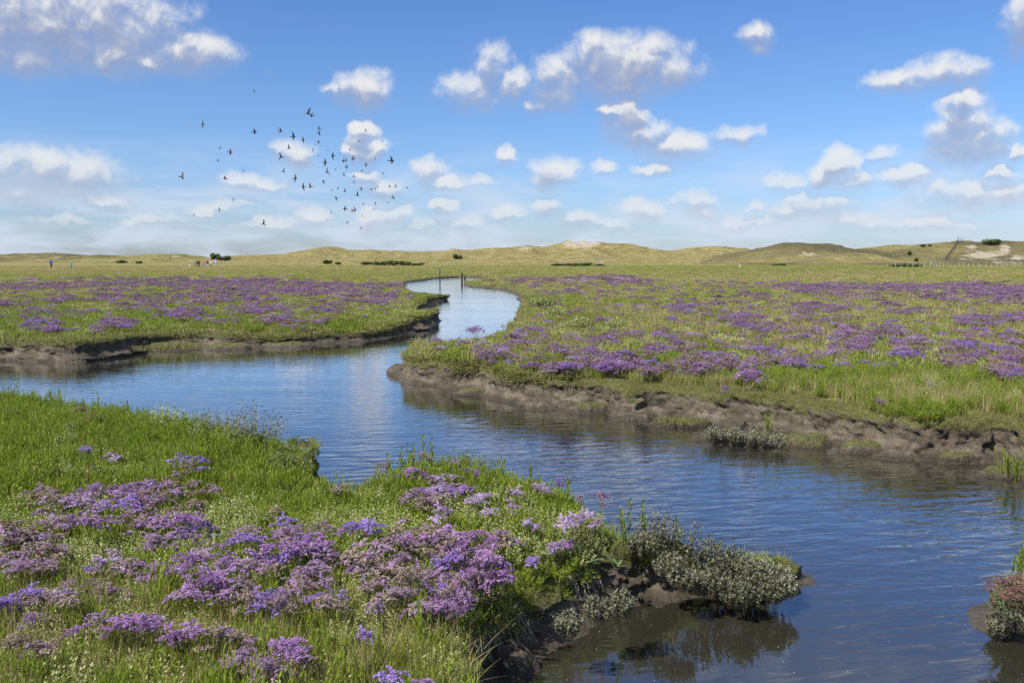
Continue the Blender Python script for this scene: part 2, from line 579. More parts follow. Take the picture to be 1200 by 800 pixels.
# ------------------------------------------------------------------ ground cover, described by where it is seen in the photograph
# sea lavender drifts on the far banks: column, row, half width, half height, strength
DRIFT = [
    (250, 331, 280, 7, .8), (480, 333, 60, 4, .6), (60, 338, 120, 7, .55), (330, 342, 160, 9, .6), (150, 352, 170, 8, .4), (420, 352, 70, 10, .5), (140, 381, 26, 7, .9), (45, 382, 40, 7, .6),
    (62, 388, 25, 5, .7), (210, 368, 32, 8, .8), (205, 372, 14, 8, .8), (300, 366, 34, 10, .85), (340, 380, 40, 8, .8), (372, 382, 22, 7, .6), (115, 386, 14, 5, .9), (60, 370, 60, 8, .4), (150, 350, 70, 7, .5), (210, 350, 16, 4, .7),
    (320, 386, 20, 5, .6), (255, 383, 40, 6, .6), (440, 347, 40, 8, .6), (425, 356, 40, 6, .6), (490, 333, 40, 3, .6), (290, 352, 60, 6, .6), (250, 357, 40, 6, .5), (170, 360, 60, 8, .5), (385, 366, 30, 8, .6), (20, 360, 40, 8, .4),
    (640, 327, 60, 4, .8), (700, 326, 60, 4, .7), (735, 330, 50, 4, .6), (660, 340, 70, 6, .3),
    (600, 412, 34, 10, .7), (655, 412, 40, 12, .7), (575, 428, 34, 10, .7), (610, 440, 32, 12, .75), (650, 440, 30, 9, .75), (680, 420, 36, 12, .7), (730, 433, 40, 12, .8), (690, 400, 40, 8, .5), (620, 398, 40, 8, .45),
    (790, 412, 46, 9, .75), (760, 448, 30, 8, .7), (800, 440, 34, 9, .6), (815, 402, 30, 6, .5), (800, 362, 40, 8, .6), (870, 380, 32, 13, .95), (900, 388, 30, 11, .9), (930, 395, 26, 8, .8),
    (945, 363, 30, 8, .8), (938, 375, 24, 6, .9), (980, 365, 24, 7, .7), (1045, 362, 22, 8, .8), (1062, 368, 40, 8, .4), (985, 390, 40, 10, .7), (1010, 400, 44, 12, .8), (1040, 396, 40, 10, .75),
    (1060, 405, 28, 14, .95), (1065, 418, 26, 8, 1.0), (1048, 425, 12, 4, 1.0), (1120, 418, 30, 16, 1.0), (1150, 405, 40, 14, .85), (1185, 425, 26, 16, .9), (1175, 445, 18, 8, .8), (1190, 402, 30, 12, .8),
    (1150, 378, 40, 9, .9), (1190, 376, 30, 9, .9), (1180, 345, 90, 10, .9), (1140, 338, 60, 8, .8), (1050, 338, 70, 6, .75), (960, 338, 70, 6, .7), (1110, 350, 60, 6, .6), (950, 342, 30, 4, .8), (1000, 348, 60, 4, .5),
    (960, 422, 40, 9, .8), (930, 432, 30, 7, .8), (1000, 412, 36, 8, .8), (880, 446, 14, 9, .95), (850, 455, 9, 8, .9), (840, 430, 50, 9, .5), (900, 420, 50, 8, .5), (870, 412, 40, 6, .5), (820, 425, 24, 6, .5),
    (760, 395, 60, 8, .3), (700, 380, 60, 6, .3), (1300, 420, 90, 40, .8), (-200, 380, 120, 30, .6), (1350, 350, 150, 12, .8),
    (815, 460, 20, 5, .5), (770, 340, 60, 5, .3), (880, 350, 60, 6, .3), (830, 372, 40, 7, .4),
]
TANS = [  # dry grass, bare paths, short brown turf
    (150, 316, 400, 6, .9), (500, 318, 300, 4, .5), (60, 343, 90, 7, .6), (720, 362, 40, 14, .7), (760, 380, 40, 12, .6), (700, 350, 40, 6, .7), (900, 470, 90, 8, .55), (1000, 455, 90, 6, .4), (1120, 470, 90, 12, .6), (850, 462, 40, 5, .7), (800, 470, 70, 4, .5),
    (400, 345, 60, 8, .45), (460, 350, 50, 8, .5), (590, 398, 60, 8, .5), (900, 325, 330, 6, .7), (1150, 320, 120, 5, .9), (850, 330, 120, 5, .7), (880, 345, 60, 8, .5), (940, 355, 60, 8, .5), (560, 405, 60, 6, .5), (1000, 375, 90, 8, .4),
]
GREENS = [
    (60, 372, 90, 14, .9), (200, 375, 90, 12, .8), (420, 385, 70, 12, .8), (660, 352, 30, 9, 1.0), (500, 345, 22, 6, .9), (690, 372, 30, 6, .9), (740, 352, 40, 5, .8), (520, 420, 30, 16, .9), (580, 450, 80, 6, .7),
    (800, 420, 90, 14, .5), (960, 440, 90, 14, .8), (1020, 440, 60, 10, .8), (1050, 482, 90, 8, 1.0), (850, 345, 60, 4, .6), (1180, 455, 60, 12, .6), (1000, 312, 330, 3, .9), (330, 318, 130, 3, .3),
]
HEATH = [(920, 317, 120, 3, 1.0), (1010, 320, 60, 3, .8)]


def zone(lst, px, py, soft=1.0):
    f = np.zeros(len(px))
    for (cx, cy, rx, ry, w) in lst:
        q = ((px - cx) / rx) ** 2 + ((py - cy) / ry) ** 2
        f = np.maximum(f, w * np.exp(-q * soft))
    return f


def fields(x, y):
    px, py = proj(x, y, np.full(len(x), 0.45))
    ok = (y > 1.0)
    px = np.where(ok, px, 3000.0); py = np.where(ok, py, 900.0)
    pur = zone(DRIFT, px, py, 1.7)
    # beyond the frame the same drifts go on
    side = sstep(620, 760, np.abs(px - 600))
    n = fbm(x * 0.09, y * 0.09, seed=31)
    pur = np.where(py < 560, np.maximum(pur, side * sstep(0.0, 0.5, n)), 0.0)
    d = np.hypot(x, y)
    pur = pur * (0.55 + 0.9 * (0.5 + 0.5 * fbm(x * 0.8, y * 0.8, oct=3, seed=32)))
    tan = np.maximum(zone(TANS, px, py), 0.8 * sstep(120, 190, d) * (0.6 + 0.4 * fbm(x * 0.03, y * 0.03, seed=33)))
    grn = zone(GREENS, px, py)
    heath = zone(HEATH, px, py)
    return px, py, pur, tan, grn, heath


# ------------------------------------------------------------------ materials
def mat(name):
    m = bpy.data.materials.new(name)
    return m, ntree(m)


def out(nt, sh):
    o = N(nt, 'ShaderNodeOutputMaterial')
    nt.links.new(sh, o.inputs[0])


def pos(nt):
    return N(nt, 'ShaderNodeNewGeometry').outputs['Position']


def BUMP(nt, h, strength, dist, normal=None):
    n = N(nt, 'ShaderNodeBump', {'Strength': strength, 'Distance': dist, 'Height': h})
    if normal is not None: nt.links.new(normal, n.inputs['Normal'])
    return n.outputs[0]


def make_ground():
    m, nt = mat('marsh_ground')
    p = pos(nt)
    pa = VM(nt, 'MULTIPLY', p, (1.0, 0.45, 1.0))
    n1 = NOISE(nt, pa, 0.35, 6.0, 0.65)
    n2 = NOISE(nt, p, 3.0, 6.0, 0.7)
    n3 = NOISE(nt, p, 25.0, 4.0, 0.7)
    nf = NOISE(nt, VM(nt, 'MULTIPLY', p, (1.0, 0.25, 1.0)), 0.9, 7.0, 0.75)
    soil = MIX(nt, SS(nt, n3, 0.35, 0.7), (0.050, 0.042, 0.020), (0.12, 0.10, 0.050))
    green = MIX(nt, SS(nt, n2, 0.35, 0.65), (0.13, 0.165, 0.03), (0.24, 0.26, 0.06))
    olive = MIX(nt, SS(nt, n2, 0.3, 0.7), (0.23, 0.21, 0.075), (0.36, 0.32, 0.145))
    c = MIX(nt, SS(nt, nf, 0.40, 0.60), green, olive)
    near = SS(nt, VM(nt, 'LENGTH', p), 9.0, 40.0, 0.75, 0.0)
    c = MIX(nt, M(nt, 'MULTIPLY', near, SS(nt, n2, 0.30, 0.60)), c, soil)
    g = ATT(nt, 'green')
    c = MIX(nt, M(nt, 'MULTIPLY', g, 0.75), c, MIX(nt, n2, (0.14, 0.22, 0.02), (0.25, 0.32, 0.045)))
    t = ATT(nt, 'tan')
    tanc = MIX(nt, SS(nt, nf, 0.38, 0.62), (0.25, 0.20, 0.08), (0.40, 0.33, 0.155))
    c = MIX(nt, M(nt, 'MULTIPLY', t, SS(nt, M(nt, 'ADD', t, nf), 0.5, 1.05)), c, tanc)
    h = ATT(nt, 'heath')
    c = MIX(nt, M(nt, 'MULTIPLY', h, SS(nt, nf, 0.40, 0.58)), c, (0.085, 0.060, 0.030))
    u = ATT(nt, 'purple')
    np_ = NOISE(nt, VM(nt, 'MULTIPLY', p, (1.0, 0.30, 1.0)), 1.6, 6.0, 0.75)
    purc = MIX(nt, SS(nt, n2, 0.3, 0.7), (0.29, 0.20, 0.33), (0.46, 0.35, 0.52))
    c = MIX(nt, SS(nt, M(nt, 'ADD', M(nt, 'MULTIPLY', u, 0.75), np_), 0.72, 1.15, 0.0, 0.85), c, purc)
    patch = NOISE(nt, VM(nt, 'MULTIPLY', p, (1.0, 0.5, 1.0)), 0.06, 5.0, 0.65, 0.4)
    c = MIX(nt, SS(nt, patch, 0.35, 0.62, 0.0, 0.55), c, MIX(nt, n1, (0.13, 0.11, 0.045), (0.21, 0.155, 0.075)))
    mud = ATT(nt, 'mud')
    mudc = MIX(nt, n2, (0.10, 0.078, 0.038), (0.16, 0.125, 0.06))
    c = MIX(nt, mud, c, mudc)
    b = N(nt, 'ShaderNodeBsdfPrincipled', {'Base Color': c, 'Roughness': 0.9, 'Specular IOR Level': 0.15})
    nb = BUMP(nt, n3, 0.6, 0.03)
    nb = BUMP(nt, nf, 0.7, 0.35, nb)
    nt.links.new(nb, b.inputs['Normal'])
    out(nt, b.outputs[0])
    return m


def make_mud():
    m, nt = mat('bank_mud')
    p = pos(nt)
    n1 = NOISE(nt, p, 3.5, 6.0, 0.65, 0.4)
    n2 = NOISE(nt, p, 22.0, 5.0, 0.7, 0.3)
    n3 = NOISE(nt, p, 90.0, 3.0, 0.7)
    st = NOISE(nt, VM(nt, 'MULTIPLY', p, (3.0, 3.0, 16.0)), 1.0, 5.0, 0.65, 0.6)
    c = MIX(nt, SS(nt, n1, 0.33, 0.67), (0.105, 0.085, 0.057), (0.235, 0.192, 0.138))
    c = MIX(nt, SS(nt, st, 0.45, 0.68, 0.0, 0.7), c, (0.050, 0.040, 0.027))
    c = MIX(nt, SS(nt, n2, 0.57, 0.75, 0.0, 0.45), c, (0.25, 0.21, 0.155))
    tu = ATT(nt, 'turf')
    tc_ = MIX(nt, SS(nt, n2, 0.3, 0.7), (0.075, 0.085, 0.022), (0.17, 0.16, 0.055))
    c = MIX(nt, SS(nt, M(nt, 'ADD', tu, M(nt, 'MULTIPLY', M(nt, 'SUBTRACT', n1, 0.5), 2.4)), 0.35, 0.65), c, tc_)
    z = N(nt, 'ShaderNodeSeparateXYZ', {0: p}).outputs[2]
    wet = SS(nt, M(nt, 'ADD', z, M(nt, 'MULTIPLY', n1, 0.06)), 0.05, 0.13, 1.0, 0.0)
    c = MIX(nt, M(nt, 'MULTIPLY', wet, 0.6), c, (0.050, 0.040, 0.026))
    b = N(nt, 'ShaderNodeBsdfPrincipled', {'Base Color': c, 'Roughness': SS(nt, wet, 0.0, 1.0, 0.88, 0.35), 'Specular IOR Level': 0.3})
    nb = BUMP(nt, n3, 0.5, 0.006)
    nb = BUMP(nt, n2, 1.0, 0.05, nb)
    nt.links.new(nb, b.inputs['Normal'])
    out(nt, b.outputs[0])
    return m


def make_water():
    m, nt = mat('creek_water')
    p = pos(nt)
    sp = N(nt, 'ShaderNodeSeparateXYZ', {0: p})
    # wind ripples: crests run across the creek, finer ones on top
    rot = N(nt, 'ShaderNodeVectorRotate', {'Vector': p, 'Angle': R(-9)}, rotation_type='Z_AXIS').outputs[0]
    a = NOISE(nt, VM(nt, 'MULTIPLY', rot, (2.2, 8.0, 1.0)), 1.0, 2.0, 0.5, 0.35)
    b_ = NOISE(nt, VM(nt, 'MULTIPLY', rot, (7.0, 22.0, 1.0)), 1.0, 2.0, 0.5, 0.3)
    cc = NOISE(nt, VM(nt, 'MULTIPLY', p, (0.25, 0.9, 1.0)), 1.0, 3.0, 0.5)
    calm = NOISE(nt, VM(nt, 'MULTIPLY', p, (0.35, 0.5, 1.0)), 0.9, 2.0, 0.5)
    dist = VM(nt, 'LENGTH', VM(nt, 'SUBTRACT', p, (1.6, 3.2, 0.0)))
    wind = M(nt, 'MULTIPLY', SS(nt, dist, 0.9, 3.6, 0.10, 1.0), SS(nt, calm, 0.3, 0.62, 0.55, 1.0))
    near_ = SS(nt, VM(nt, 'LENGTH', p), 4.0, 14.0, 1.0, 0.26)
    h = M(nt, 'MULTIPLY', M(nt, 'ADD', M(nt, 'MULTIPLY', a, 0.020), M(nt, 'MULTIPLY', b_, 0.0030)), near_)
    h = M(nt, 'ADD', M(nt, 'MULTIPLY', h, wind), M(nt, 'MULTIPLY', cc, 0.008))
    nb = N(nt, 'ShaderNodeBump', {'Strength': 1.0, 'Distance': 1.0, 'Height': h}).outputs[0]
    fr = M(nt, 'MULTIPLY', N(nt, 'ShaderNodeFresnel', {'IOR': 2.2, 'Normal': nb}).outputs[0], 1.45, clamp=True)
    gl = N(nt, 'ShaderNodeBsdfGlossy', {'Color': (0.97, 0.98, 1.0, 1), 'Roughness': 0.035, 'Normal': nb})
    # murky body: part see-through, part suspended silt
    tr = N(nt, 'ShaderNodeBsdfTransparent', {'Color': (0.70, 0.64, 0.48, 1)})
    di = N(nt, 'ShaderNodeBsdfDiffuse', {'Color': (0.050, 0.046, 0.030, 1)})
    body = N(nt, 'ShaderNodeMixShader', {0: 0.62})
    nt.links.new(tr.outputs[0], body.inputs[1]); nt.links.new(di.outputs[0], body.inputs[2])
    mx = N(nt, 'ShaderNodeMixShader', {0: fr})
    nt.links.new(body.outputs[0], mx.inputs[1]); nt.links.new(gl.outputs[0], mx.inputs[2])
    out(nt, mx.outputs[0])
    return m


def leaf_mat(name, ramp, trans=0.35, noise=1.2, rough=0.55, vary=0.35):
    """ramp: colours picked by the face's own number; world noise shifts between lush and dry patches"""
    m, nt = mat(name)
    r = ATT(nt, 'rnd')
    oi = N(nt, 'ShaderNodeObjectInfo').outputs['Random']
    n = NOISE(nt, pos(nt), noise, 3.0, 0.6)
    f = M(nt, 'ADD', M(nt, 'MULTIPLY', r, 1 - vary), M(nt, 'MULTIPLY', M(nt, 'ADD', M(nt, 'MULTIPLY', oi, 0.4), M(nt, 'MULTIPLY', n, 0.6)), vary), clamp=True)
    cr = N(nt, 'ShaderNodeValToRGB', {0: f})
    el_ = cr.color_ramp.elements
    for i, (pz, c) in enumerate(ramp):
        e = el_[i] if i < 2 else el_.new(pz)
        e.position = pz
        e.color = (*c, 1)
    b = N(nt, 'ShaderNodeBsdfPrincipled', {'Base Color': cr.outputs[0], 'Roughness': rough, 'Specular IOR Level': 0.25})
    t = N(nt, 'ShaderNodeBsdfTranslucent', {'Color': cr.outputs[0]})
    mx = N(nt, 'ShaderNodeMixShader', {0: trans})
    nt.links.new(b.outputs[0], mx.inputs[1]); nt.links.new(t.outputs[0], mx.inputs[2])
    out(nt, mx.outputs[0])
    return m


def plain(name, col, rough=0.7, noise=0.0, nscale=20.0):
    m, nt = mat(name)
    c = MIX(nt, NOISE(nt, pos(nt), nscale, 4.0, 0.6), tuple(v * (1 - noise) for v in col), tuple(v * (1 + noise) for v in col))
    b = N(nt, 'ShaderNodeBsdfPrincipled', {'Base Color': c, 'Roughness': rough, 'Specular IOR Level': 0.3})
    out(nt, b.outputs[0])
    return m


GROUND = make_ground()
MUD = make_mud()
WATER = make_water()
G_SHOOT = leaf_mat('green_shoot', [(0.0, (0.115, 0.18, 0.012)), (0.4, (0.20, 0.29, 0.022)), (0.75, (0.30, 0.37, 0.040)), (1.0, (0.46, 0.44, 0.075))], 0.42)
G_STEM = leaf_mat('shoot_stem', [(0.0, (0.10, 0.13, 0.02)), (1.0, (0.18, 0.17, 0.04))], 0.2)
G_GRASS = leaf_mat('marsh_grass_blade', [(0.0, (0.15, 0.20, 0.03)), (0.5, (0.28, 0.32, 0.06)), (1.0, (0.50, 0.46, 0.17))], 0.35, 0.7)
G_TURF = leaf_mat('short_turf_blade', [(0.0, (0.12, 0.14, 0.03)), (0.5, (0.21, 0.22, 0.06)), (1.0, (0.34, 0.30, 0.12))], 0.3, 0.9)
G_DRY = leaf_mat('dry_grass_blade', [(0.0, (0.24, 0.20, 0.07)), (0.5, (0.40, 0.33, 0.15)), (1.0, (0.52, 0.43, 0.23))], 0.3, 0.7)
G_PALE = leaf_mat('pale_purslane_leaf', [(0.0, (0.19, 0.24, 0.06)), (0.5, (0.36, 0.40, 0.14)), (1.0, (0.56, 0.55, 0.28))], 0.25, 1.0, 0.7)
G_GREY = leaf_mat('grey_purslane_leaf', [(0.0, (0.11, 0.125, 0.070)), (0.5, (0.21, 0.22, 0.135)), (1.0, (0.33, 0.32, 0.22))], 0.2, 1.0, 0.7)
G_TWIG = leaf_mat('dark_twig', [(0.0, (0.045, 0.035, 0.022)), (1.0, (0.11, 0.085, 0.06))], 0.0)
G_ROSE = leaf_mat('lavender_leaf', [(0.0, (0.07, 0.115, 0.045)), (0.6, (0.13, 0.18, 0.075)), (1.0, (0.20, 0.22, 0.10))], 0.25, 2.0, 0.5)
L_STEM = leaf_mat('lavender_stem', [(0.0, (0.12, 0.12, 0.05)), (1.0, (0.24, 0.19, 0.11))], 0.1)
FLOWER = {
    'russet': leaf_mat('russet_floret', [(0.0, (0.13, 0.075, 0.055)), (0.5, (0.25, 0.145, 0.12)), (1.0, (0.42, 0.28, 0.25))], 0.2, 5.0, 0.7, 0.3),
    'purple': leaf_mat('purple_floret', [(0.0, (0.33, 0.22, 0.23)), (0.22, (0.37, 0.195, 0.40)), (0.7, (0.52, 0.32, 0.60)), (1.0, (0.78, 0.66, 0.80))], 0.35, 5.0, 0.6, 0.3),
    'violet': leaf_mat('violet_floret', [(0.0, (0.29, 0.20, 0.37)), (0.25, (0.35, 0.22, 0.57)), (0.7, (0.47, 0.33, 0.71)), (1.0, (0.67, 0.57, 0.86))], 0.35, 5.0, 0.6, 0.3),
    'mauve': leaf_mat('mauve_floret', [(0.0, (0.34, 0.26, 0.22)), (0.35, (0.42, 0.27, 0.40)), (0.75, (0.56, 0.40, 0.59)), (1.0, (0.76, 0.67, 0.72))], 0.35, 5.0, 0.6, 0.3),
    'brown': leaf_mat('faded_floret', [(0.0, (0.24, 0.18, 0.12)), (0.5, (0.38, 0.29, 0.23)), (0.85, (0.52, 0.42, 0.35)), (1.0, (0.50, 0.38, 0.50))], 0.25, 5.0, 0.7, 0.25),
    'lilac': leaf_mat('lilac_floret', [(0.0, (0.42, 0.30, 0.47)), (0.4, (0.59, 0.43, 0.68)), (1.0, (0.80, 0.71, 0.85))], 0.35, 5.0, 0.6, 0.3),
}

# ------------------------------------------------------------------ ground sheet (goes to the horizon)
ang_f = np.radians(np.arange(-42, 42.01, 0.17))
ang_c = np.radians(np.arange(46, 316, 6.0))
angs = np.concatenate([ang_f, ang_c])
rr = [0.25]
while rr[-1] < 140: rr.append(rr[-1] * 1.0115 + 0.003)
while rr[-1] < 6000: rr.append(rr[-1] * 1.09)
rr = np.array(rr)
gr, ga = np.meshgrid(rr, angs, indexing='ij')
gx_, gy_ = (gr * np.sin(ga)).ravel(), (gr * np.cos(ga)).ravel()
gd, glab = np.full(len(gx_), 50.0), np.zeros(len(gx_), int)
msk = (gr.ravel() < 175)
gd[msk], glab[msk] = sdf(gx_[msk], gy_[msk])
bed = -0.05 - 0.42 * sstep(0.0, 1.3, -gd) + 0.03 * fbm(gx_ * 2, gy_ * 2, seed=9)
gz = top(gx_, gy_)
k = sstep(0.14, 0.26 + 0.002 * gr.ravel(), gd)
# the sheet stays below the bank's own mesh near the edge
gz = bed * (1 - k) + (gz - 0.012 * (1 - sstep(0.3, 0.6, gd))) * k
_, gpy, gp, gt, gg, gh = fields(gx_, gy_)
gme = grid_mesh('ground', np.stack([gx_, gy_, gz], 1), len(rr), len(angs),
                {'purple': gp * (gd > 0.2), 'tan': gt, 'green': gg, 'heath': gh, 'mud': 1 - sstep(0.1, 0.28, gd)}, wrap=True)
ground = tag(link('ground', gme, mats=[GROUND]), 'flat salt marsh ground with green, tan and purple cover running to the dunes', None, None, 'structure')

# ------------------------------------------------------------------ bank: eroded mud edge along the creek
LIP = 0.10
PROF = [(0.60, -0.020, 1), (0.40, 0.000, 1), (0.26, 0.008, 1), (0.16, 0.004, 1), (0.10, -0.016, 1), (0.065, -0.05, .8), (0.05, -0.09, .5), (0.06, -0.14, .3), (0.055, -0.20, .15), (0.035, -0.26, .1), (0.00, -0.32, 0),
        (-0.04, -0.365, 0), (-0.10, -0.405, 0), (-0.20, -0.44, 0), (-0.45, -0.53, 0), (-0.9, -0.72, 0)]
pk = np.array(PROF)
tt = np.linspace(0, len(PROF) - 1, 34)
po, pz, pt = (np.interp(tt, np.arange(len(PROF)), pk[:, i]) for i in range(3))


def bank_strip(name, sel, label):
    pts, nn = SH[sel], sn[sel]
    ns, npz = len(pts), len(tt)
    tz = top(pts[:, 0], pts[:, 1])
    X = pts[:, 0][:, None] + nn[:, 0][:, None] * po[None]
    Y = pts[:, 1][:, None] + nn[:, 1][:, None] * po[None]
    dd = np.hypot(pts[:, 0], pts[:, 1])
    hs = tz / 0.405                                            # low ends have a low cliff
    sl = 0.5 + 0.5 * fbm(pts[:, 0] * 0.7, pts[:, 1] * 0.7, oct=2, seed=44)     # some stretches slumped, some undercut
    topz = top(X.ravel(), Y.ravel()).reshape(X.shape)
    Z = topz * pt[None] + tz[:, None] * (1 - pt[None]) + pz[None] * hs[:, None]
    # undercut strength
    # thin spits: the turf must not reach past the other shore
    allow = np.full(ns, .06)
    for o_ in (.12, .2, .3, .4, .5, .6):
        q_, _ = sdf(pts[:, 0] + nn[:, 0] * o_, pts[:, 1] + nn[:, 1] * o_)
        allow = np.where((q_ > .8 * o_ - .01) & (allow > o_ - .15), o_, allow)
    for _ in range(6): allow = np.minimum(allow, (np.roll(allow, 1) + allow + np.roll(allow, -1)) / 3)
    inl = np.maximum(po, 0)[None] * (allow[:, None] / .6) + np.minimum(po, 0)[None]
    X = pts[:, 0][:, None] + nn[:, 0][:, None] * inl
    Y = pts[:, 1][:, None] + nn[:, 1][:, None] * inl
    cut = (np.exp(-((tt - 8) / 2.5) ** 2))[None] * (0.06 * (sl[:, None] - 0.5))
    slump = (np.exp(-((tt - 10.5) / 1.6) ** 2))[None] * (-0.16 * sstep(0.55, 0.15, sl[:, None]) - 0.0)
    Sx, Sy, Sz = X.ravel(), Y.ravel(), Z.ravel()
    lump = (0.07 * fbm(Sx * 2.6, Sy * 2.6, Sz * 3.5, oct=4, seed=51) + 0.075 * (np.abs(fbm(Sx * 7, Sy * 7, Sz * 10, oct=3, seed=52)) - .25) + 0.03 * fbm(Sx * 24, Sy * 24, Sz * 30, oct=2, seed=54)).reshape(X.shape)
    face = (np.exp(-((tt - 8.5) / 3.6) ** 4))[None]
    off = cut + slump + lump * face * 1.5
    X = X + nn[:, 0][:, None] * off
    Y = Y + nn[:, 1][:, None] * off
    Z = Z + (0.045 * fbm(Sx * 5, Sy * 5, Sz * 5, oct=3, seed=53)).reshape(X.shape) * face
    me = grid_mesh(name, np.stack([X.ravel(), Y.ravel(), Z.ravel()], 1), ns, npz, {'turf': np.tile(pt, ns)})
    return tag(link(name, me, mats=[MUD]), label, None, None, 'structure')


idx_of = lambda lab: np.nonzero((SHL == lab) & (np.linalg.norm(SH, axis=1) < 130))[0]


def widen(ix):
    return np.concatenate([ix, [(ix[-1] + 1) % len(SH)]])


bank_strip('mud_bank', widen(idx_of(0)), 'eroded mud edge of the left bank under the meadow')
bank_strip('mud_bank', widen(idx_of(1)), 'long brown undercut mud bank on the right side of the creek')
bank_strip('mud_bank', widen(idx_of(2)), 'mud edge under the tuft at the right edge')
bank_strip('mud_bank', widen(idx_of(3)), 'dark crumbling mud edge of the near bank')

# ------------------------------------------------------------------ water
wr = np.array([0.4 * 1.09 ** i for i in range(80)]); wr = wr[wr < 190]
wa = np.radians(np.arange(0, 360, 4.0))
wx, wy = np.meshgrid(wr, wa, indexing='ij')
wv = np.stack([(wx * np.sin(wy)).ravel(), (wx * np.cos(wy)).ravel(), np.zeros(wx.size)], 1)
# the sheet lies under the meadows too, as groundwater would: it only shows in the creek
tag(link('water', grid_mesh('water', wv, len(wr), len(wa), wrap=True), mats=[WATER]), 'winding tidal creek with small wind ripples reflecting the sky', None, None, 'structure')


# ------------------------------------------------------------------ slumped clods and islets in the creek
def islet(px, py, rx, ry, h, label, turf=1.0, name='mud_clod', rz=0.0, seed=0):
    x0, y0 = P(px, py)
    n, mrow = 72, 22
    V = []; T = []
    for i in range(mrow):
        t = i / (mrow - 1)
        for j in range(n):
            a = 2 * math.pi * j / n
            rad = t ** 0.8 * 1.12
            V.append((rad * math.cos(a) * rx, rad * math.sin(a) * ry, h * (1 - min(1, rad) ** 4) - 0.10 * max(0, rad - 0.8)))
            T.append(turf * (1 if rad < 0.72 else 0.0))
    V = np.array(V)
    f = 1 + 0.35 * fbm(V[:, 0] * 2.4 / max(rx, .3) + seed, V[:, 1] * 2.4 / max(ry, .3), seed=60 + seed)
    V[:, 0] *= f; V[:, 1] *= f
    V[:, 2] += 0.045 * fbm(V[:, 0] * 9, V[:, 1] * 9, seed=61 + seed) * np.clip(h * 8, 0, 1) + 0.02 * fbm(V[:, 0] * 25, V[:, 1] * 25, seed=62)
    me = grid_mesh(name, V, mrow, n, {'turf': T}, wrap=True)
    o = link(name, me, mats=[MUD])
    o.location = (x0, y0, -0.015); o.rotation_euler = (0, 0, rz)
    return tag(o, label, 'mud clod')


islet(198, 409, 0.95, 0.34, 0.17, 'low slumped clod with green turf against the left mud bank', 1.0, rz=0.25, seed=1)
islet(112, 414, 0.62, 0.25, 0.10, 'bare grey mud ledge at the foot of the left bank', 0.0, rz=0.1, seed=2)
islet(45, 421, 0.95, 0.30, 0.24, 'pale trampled mud slope at the far left of the left bank', 0.2, rz=-0.1, seed=8)
islet(469, 437, 0.24, 0.42, 0.17, 'dark bare mud lump off the tip of the right bank', 0.0, seed=3)
islet(797, 498, 0.42, 0.20, 0.10, 'small grassy islet below the right mud bank', 1.0, seed=4)
islet(880, 517, 0.66, 0.32, 0.12, 'slumped clod covered by grey purslane below the right bank', .5, rz=-0.25, seed=5)
islet(945, 520, 0.30, 0.18, 0.13, 'little mossy clod beside the purslane clod', 1.0, seed=6)
islet(1187, 557, 0.36, 0.22, 0.10, 'green mossy clod at the right edge below the bank', 1.0, seed=7)
for a_, b_, w_, h_, t_, l_ in [(555, 463, .30, .12, 1.0, 'grassy slump block under the left end of the right bank'), (628, 478, .36, .10, .2, 'bare mud slump left of the middle of the right bank'), (690, 483, .30, .14, 1.0, 'turf block slipped to the waterline in the middle of the right bank'),
                               (742, 491, .26, .08, 0.0, 'flat mud shelf left of the small grassy islet'), (1010, 529, .30, .13, .9, 'turf block fallen from the right bank beyond the purslane clod'), (1060, 536, .34, .09, .1, 'low mud slump under the bright green strip'), (1120, 541, .26, .12, .8, 'tufted block near the right end of the mud bank'),
                               (265, 409, .60, .14, .9, 'grass covered slump right of the green cushion'), (330, 406, .7, .12, 1.0, 'grassy edge slipping into the water of the left bank')]:
    islet(a_, b_, w_, w_ * .45, h_, l_, t_, seed=int(a_) % 37 + 10)
islet(600, 783, 0.16, 0.13, 0.13, 'dark wet clod fallen from the near bank', 0.1, seed=9)
# ------------------------------------------------------------------ dunes
def make_dune_mat():
    m, nt = mat('dune_cover')
    p = pos(nt)
    n1 = NOISE(nt, p, 0.035, 6.0, 0.68, 0.3)
    n2 = NOISE(nt, p, 0.22, 6.0, 0.72)
    n3 = NOISE(nt, p, 0.9, 4.0, 0.7)
    g = MIX(nt, SS(nt, n2, 0.35, 0.65), (0.27, 0.235, 0.08), (0.48, 0.40, 0.18))
    dk = ATT(nt, 'scrub_shade')  # scrub cover, plus cloud shade painted into the right hill's colour
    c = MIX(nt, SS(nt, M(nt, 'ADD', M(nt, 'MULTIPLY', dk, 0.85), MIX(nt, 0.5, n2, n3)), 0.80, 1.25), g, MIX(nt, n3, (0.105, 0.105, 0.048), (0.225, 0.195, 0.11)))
    c = MIX(nt, SS(nt, M(nt, 'ADD', M(nt, 'MULTIPLY', ATT(nt, 'green'), 0.8), n1), 0.75, 1.1), c, (0.17, 0.21, 0.045))
    nsd = NOISE(nt, VM(nt, 'MULTIPLY', p, (1.0, 0.6, 0.5)), 0.16, 7.0, 0.75, 0.5)
    sd_ = M(nt, 'ADD', ATT(nt, 'sand'), M(nt, 'MULTIPLY', M(nt, 'SUBTRACT', nsd, 0.5), 3.4))
    c = MIX(nt, SS(nt, sd_, 0.45, 0.85), c, MIX(nt, n3, (0.50, 0.42, 0.30), (0.66, 0.57, 0.43)))
    b = N(nt, 'ShaderNodeBsdfPrincipled', {'Base Color': c, 'Roughness': 0.95, 'Specular IOR Level': 0.1})
    nb = BUMP(nt, n3, 1.0, 0.8)
    nt.links.new(BUMP(nt, n2, 1.0, 3.5, nb), b.inputs['Normal'])
    out(nt, b.outputs[0])
    return m


DUNE = make_dune_mat()


